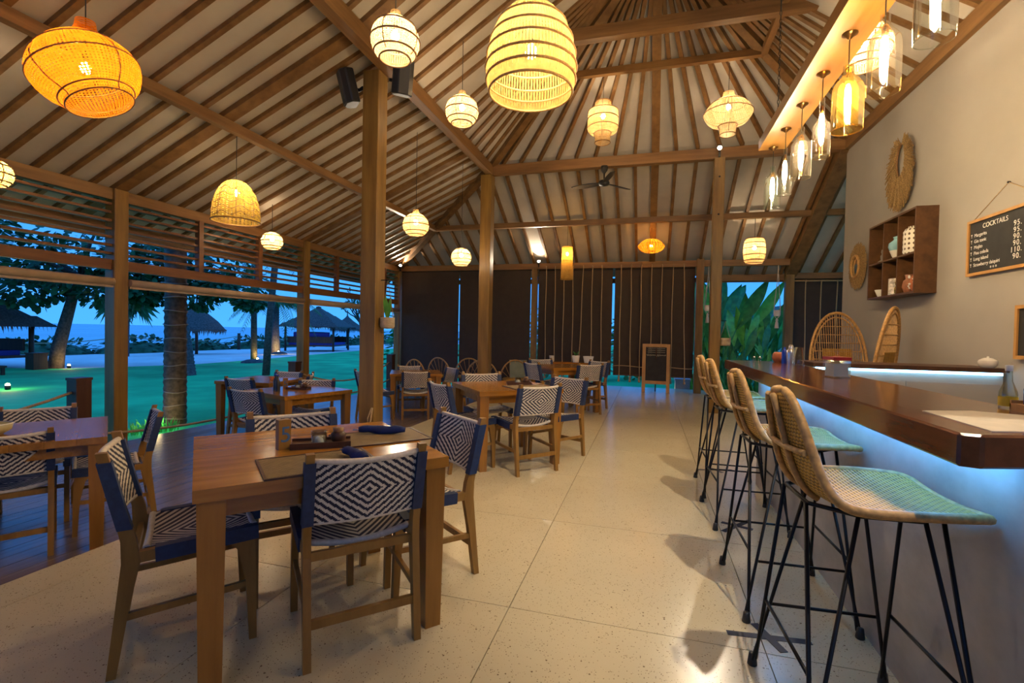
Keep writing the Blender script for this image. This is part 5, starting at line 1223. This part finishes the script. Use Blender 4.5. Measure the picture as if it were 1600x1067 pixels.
def parasol(loc, R, ze, za, lb):
    o = thing('thatched_parasol', lb, 'parasol', loc, 0, 'thatched parasols on the sand')
    pr = [(R, ze), (R*0.72, ze+(za-ze)*0.32), (R*0.36, ze+(za-ze)*0.62), (R*0.13, ze+(za-ze)*0.86), (0.05, za), (0.04, za+0.5), (0.001, za+0.55)]
    MB().lathe(pr, 20).build('thatch_roof', 'thatch', o)
    mb = MB()
    for k in range(90):
        a = 2*PI*k/90; l = rg.uniform(0.15, 0.4); mb.add([V((R+.02)*math.cos(a-.04), (R+.02)*math.sin(a-.04), ze+.03), V((R+.02)*math.cos(a+.04), (R+.02)*math.sin(a+.04), ze+.03), V(R*.97*math.cos(a), R*.97*math.sin(a), ze-l)], [(0, 1, 2)])
    mb.build('thatch_fringe', 'thatch', o)['kind'] = 'stuff'
    MB().tube([(0, 0, -0.1), (0, 0, za)], 0.09, 8).build('pole', 'wood_dark', o)
    for k in range(6): MB().tube([(0, 0, za-0.3), (R*0.95*math.cos(k*PI/3), R*0.95*math.sin(k*PI/3), ze+0.05)], 0.03, 5).build('rib', 'wood_dark', o)
parasol((-27.8, 24.3, -0.5), 1.65, 1.55, 3.3, 'thatched parasol on the sand behind the thick coconut trunk')
parasol((-26.5, 38.5, -0.5), 1.5, 1.75, 3.0, 'small thatched parasol beside the far thatched hut')
# frangipani
o = thing('frangipani_tree', 'bare-branched frangipani tree beside the far hut', 'tree', (-17.2, 27.6, GZ))
segs = [((0, 0, -0.1), (-0.2, -0.2, 1.0), 0.16)]; tips = []
def grow(p, d, L, r, depth):
    q_ = p+d*L; MB_fr.tube([p, (p+q_)/2+V(0, 0, 0.05), q_], [r, r*.85, r*.72], 6)
    if depth == 0: tips.append(q_); return
    for k in range(2 if depth < 4 else 3):
        nd_ = (d+V(rg.uniform(-.75, .75), rg.uniform(-.75, .75), rg.uniform(-.1, .45))).normalized(); grow(q_, nd_, L*rg.uniform(.66, .86), r*.68, depth-1)
MB_fr = MB(); grow(V(0, 0, -0.1), V(-0.25, -0.3, 1).normalized(), 1.2, 0.15, 5); MB_fr.build('branches', 'bark_grey', o)
mb = MB()
for t_ in tips:
    for k in range(5): leaf_quad(mb, t_, V(rg.uniform(-1, 1), rg.uniform(-1, 1), rg.uniform(-.2, .8)), V(0, 0, 1), 0.30, 0.09)
mb.build('leaves', 'leaf_dark', o)['kind'] = 'stuff'
# low hedge along the beach
for i in range(13):
    y = 4+i*5.2; o = thing('beach_shrub', 'low dark shrub in the row along the top of the beach', 'shrub', (-33.6+rg.uniform(-.6, .6), y, -0.62), 0, 'shrubs along the beach')
    mb = MB(); mb.lathe([(0.001, 0.75), (0.6, 0.62), (1.0, 0.3), (1.1, -0.05)], 10, m=Matrix.Diagonal((1.0, 2.6, 1.0))); crown(mb, (0, 0, 0.25), (1.3, 3.0, 0.62+rg.uniform(-.15, .25)), 420, 0.40, 0.26, rg, 0.3, 0.0); mb.build('foliage', 'hedge', o)['kind'] = 'stuff'
    MB().tube([(0, 0, 0), (0.05, 0, 0.3)], 0.05, 5).build('stem', 'bark', o)
# far rope fence
fp = [(-32.2, 6), (-32.3, 14.2), (-32.3, 23.2), (-32.2, 32), (-32, 41), (-31.8, 50)]
for (x, y) in fp:
    o = MB().tube([(0, 0, -0.1), (0, 0, 1.35)], [0.13, 0.11], 8).build('fence_post', 'wood_dark'); o.location = (x, y, -0.58); tag(o, 'dark round rope-fence post along the beach', 'post', 'rope fence posts on the beach')
for (a, b) in zip(fp, fp[1:]):
    c = ((a[0]+b[0])/2, (a[1]+b[1])/2); o = MB().tube(rope_swag((a[0]-c[0], a[1]-c[1], 0), (b[0]-c[0], b[1]-c[1], 0), 0.38), 0.028, 5).build('fence_rope', 'rope'); o.location = (c[0], c[1], 0.55); tag(o, 'rope slung between the dark posts along the beach', 'rope', 'beach fence ropes')
# bin, stones, garden lights
o = thing('litter_bin', 'dark wooden box bin between the hut and leaning tree', 'bin', (-21.6, 12.55-0.3, GZ)); MB().box((0, 0, 0.28), (0.42, 0.42, 0.56)).build('box', 'wood_dark', o); MB().box((0, 0, 0.575), (0.46, 0.46, 0.04)).build('lid', 'wood_dark', o); o.location = (-20.9, 11.95, GZ)
o = thing('low_table', 'low dark table on the lawn before the thatched hut', 'table', (-19.9, 9.9, GZ)); MB().box((0, 0, 0.26), (1.1, 0.8, 0.06)).build('table_top', 'wood_dark', o)
for sx in (-1, 1):
    for sy in (-1, 1): MB().box((sx*.48, sy*.33, 0.12), (.08, .08, .24)).build('leg', 'wood_dark', o)
def glight(loc, lb, en, rock=True, col=(1, .72, .25)):
    o = thing('garden_uplight', lb, 'garden light', loc, 0); MB().lathe([(0.05, 0), (0.06, 0.05), (0.05, 0.11), (0.04, 0.11)], 10).build('housing', 'black_metal', o); MB().lathe([(0.048, 0.10), (0.044, 0.13), (0.028, 0.155), (0.001, 0.165)], 10).build('lens', 'garden_glow', o)
    l = bpy.data.lights.new('uplight', 'POINT'); l.energy = en; l.color = col; l.shadow_soft_size = 0.05; lo = bpy.data.objects.new('uplight', l); COL.objects.link(lo); lo.parent = o; lo.location = (0, 0, 0.25)
glight((-20.5, 12.7, GZ), 'warm uplight at the foot of the leaning tree', 9)
glight((-22.9, 25.9, GZ), 'warm uplight at the foot of the short shaggy palm', 30)
glight((-18.3, 19.3, GZ), 'warm uplight at the foot of the tall straight palm', 9)
glight((-7.30, 5.72, GZ), 'yellow uplight at the foot of the thick ringed trunk', 3)
glight((-15.1, 8.05, GZ), 'bright lamp set in the lawn before the thatched hut', 14)
glight((0.55, 13.4, GZ), 'small yellow lamp on the grass behind the standing chalkboard', 5)
for k, (x, y, s_, lb) in enumerate(((-17.7, 18.4, 0.55, 'dark rounded stone by the tall straight palm'), (-22.4, 25.4, 0.5, 'dark rounded stone by the short shaggy palm'))):
    mb = MB(); mb.lathe([(0.001, 0.34), (0.3, 0.30), (0.55, 0.16), (0.62, 0.0)], 10); o = mb.build('garden_stone', 'bark_grey'); o.location = (x, y, GZ-0.02); o.scale = (s_*1.4, s_*1.8, s_); tag(o, lb, 'stone')
# short grass clumps by the thick trunk
mb = MB()
for k in range(160):
    p = V(rg.uniform(-.25, .25), rg.uniform(-.3, .3), 0); leaf_quad(mb, p, V(rg.uniform(-.5, .5), rg.uniform(-.5, .5), 1), V(1, 0, 0), rg.uniform(.08, .24), 0.014)
o = mb.build('grass_clump', 'grass_blade'); o.location = (-7.28, 5.62, GZ); o['kind'] = 'stuff'; tag(o, 'clump of bright grass lit yellow beside the thick ringed trunk', 'grass')
# ---- garden seen through the back opening: heliconias
def helic(loc, stems, lb, seed, hmax=2.9, mat='leaf_green'):
    o = thing('heliconia_plant', lb, 'plant', loc, 0, 'big-leaved plants behind the opening'); r_ = random.Random(seed)
    for k in range(stems):
        a = r_.uniform(0, 2*PI); lean = r_.uniform(0.05, 0.6); H_ = hmax*r_.uniform(.45, 1.0); bx, by = r_.uniform(-.4, .4), r_.uniform(-.3, .3)
        st = V(bx, by, 0); tp = V(bx+math.cos(a)*lean*H_*0.5, by+math.sin(a)*lean*H_*0.5, H_*0.6)
        MB().tube([st, (st+tp)/2+V(0, 0, .05), tp], [0.03, 0.022, 0.014], 5).build('stem', 'leaf_green', o)
        d = V(math.cos(a)*lean*1.2, math.sin(a)*lean*1.2, 1).normalized(); s_ = d.cross(V(r_.uniform(-.3, .3), -1, 0.1)).normalized(); nn = s_.cross(d); L = H_*0.5; W2 = L*r_.uniform(.17, .26); bend = r_.uniform(.05, .55)
        def lf(u, v, tp=tp, d=d, s_=s_, nn=nn, L=L, W2=W2, bend=bend):
            w = math.sin(PI*(0.04+0.95*v))**1.0*W2*(u-.5)
            return tp+d*L*v+s_*w+nn*(abs(u-.5)*W2*0.35-bend*L*v*v*0.5)+V(0, 0, -bend*L*v*v*0.35)
        MB().grid(lf, 4, 8).build('leaf', mat if r_.random() < .75 else 'leaf_light', o)
for i, (x, y, h_, s_) in enumerate(((1.65, 14.7, 3.1, 26), (2.25, 15.1, 2.9, 26), (2.9, 15.0, 2.4, 24), (1.3, 15.4, 3.3, 22), (2.7, 14.4, 1.9, 22), (3.6, 15.8, 2.2, 20), (2.0, 14.2, 2.1, 24))):
    helic((x, y, GZ), s_, 'lush big-leaved green plant growing behind the garden opening', 40+i, h_+0.36)
o = thing('planter_box', 'pale blue-grey planter box outside behind the rope curtain', 'planter', (0.85, 12.75, GZ)); MB().box((0, 0, 0.28), (0.34, 0.34, 0.56)).build('box', 'house_wall', o); MB().box((0, 0, 0.57), (0.38, 0.38, 0.04)).build('rim', 'house_wall', o)
# background shrubs and house
for i, (x, y, h_) in enumerate(((-8.5, 17, 2.4), (-5.5, 18.5, 2.8), (-2.6, 17.5, 2.4), (0.2, 18.5, 2.6), (3.2, 18, 1.6), (6.5, 19, 1.8))):
    o = thing('garden_shrub', 'rounded dark green shrub beyond the back blinds', 'shrub', (x, y, GZ), 0, 'shrubs beyond the back blinds'); mb = MB(); crown(mb, (0, 0, h_*.5), (1.7, 1.2, h_*.55), 420, 0.34, 0.18, rg, 0.45, 0.1); mb.build('foliage', 'leaf_green', o)['kind'] = 'stuff'; MB().tube([(0, 0, -.05), (0, 0, h_*.5)], 0.07, 6).build('stem', 'bark', o)
o = thing('garden_house', 'low house with grey tiled roof beyond the big-leaved plants', 'house', (9.5, 26, GZ)); MB().box((0, 0, 1.2), (6, 4, 2.4)).build('house_walls', 'house_wall', o)
MB().add([V(-3.6, -2.6, 2.3), V(3.6, -2.6, 2.3), V(3.6, 2.6, 2.3), V(-3.6, 2.6, 2.3), V(-1.5, 0, 3.9), V(1.5, 0, 3.9)], [(0, 1, 5, 4), (1, 2, 5), (2, 3, 4, 5), (3, 0, 4), (3, 2, 1, 0)]).build('roof', 'roof_tile', o)
for x in (-1.8, 0.2): MB().box((x, -2.02, 1.2), (0.9, 0.06, 1.2)).build('window', 'slate', o)
mb = MB(); N_ = 60
hp = [(math.sin(k*.35)*4+math.sin(k*.11+1)*8+40)*math.sin(PI*min(1, max(0.02, k/N_))) for k in range(N_+1)]
P = []
for k in range(N_+1): x = -40+k*10; P += [V(x, 420, -2), V(x, 455, max(0, hp[k])), V(x, 520, -2)]
mb.add(P, [f for k in range(N_) for f in ((3*k, 3*k+3, 3*k+4, 3*k+1), (3*k+1, 3*k+4, 3*k+5, 3*k+2))], True); struct(mb.build('distant_hills', 'mountain'), 'blue distant hills on the skyline')
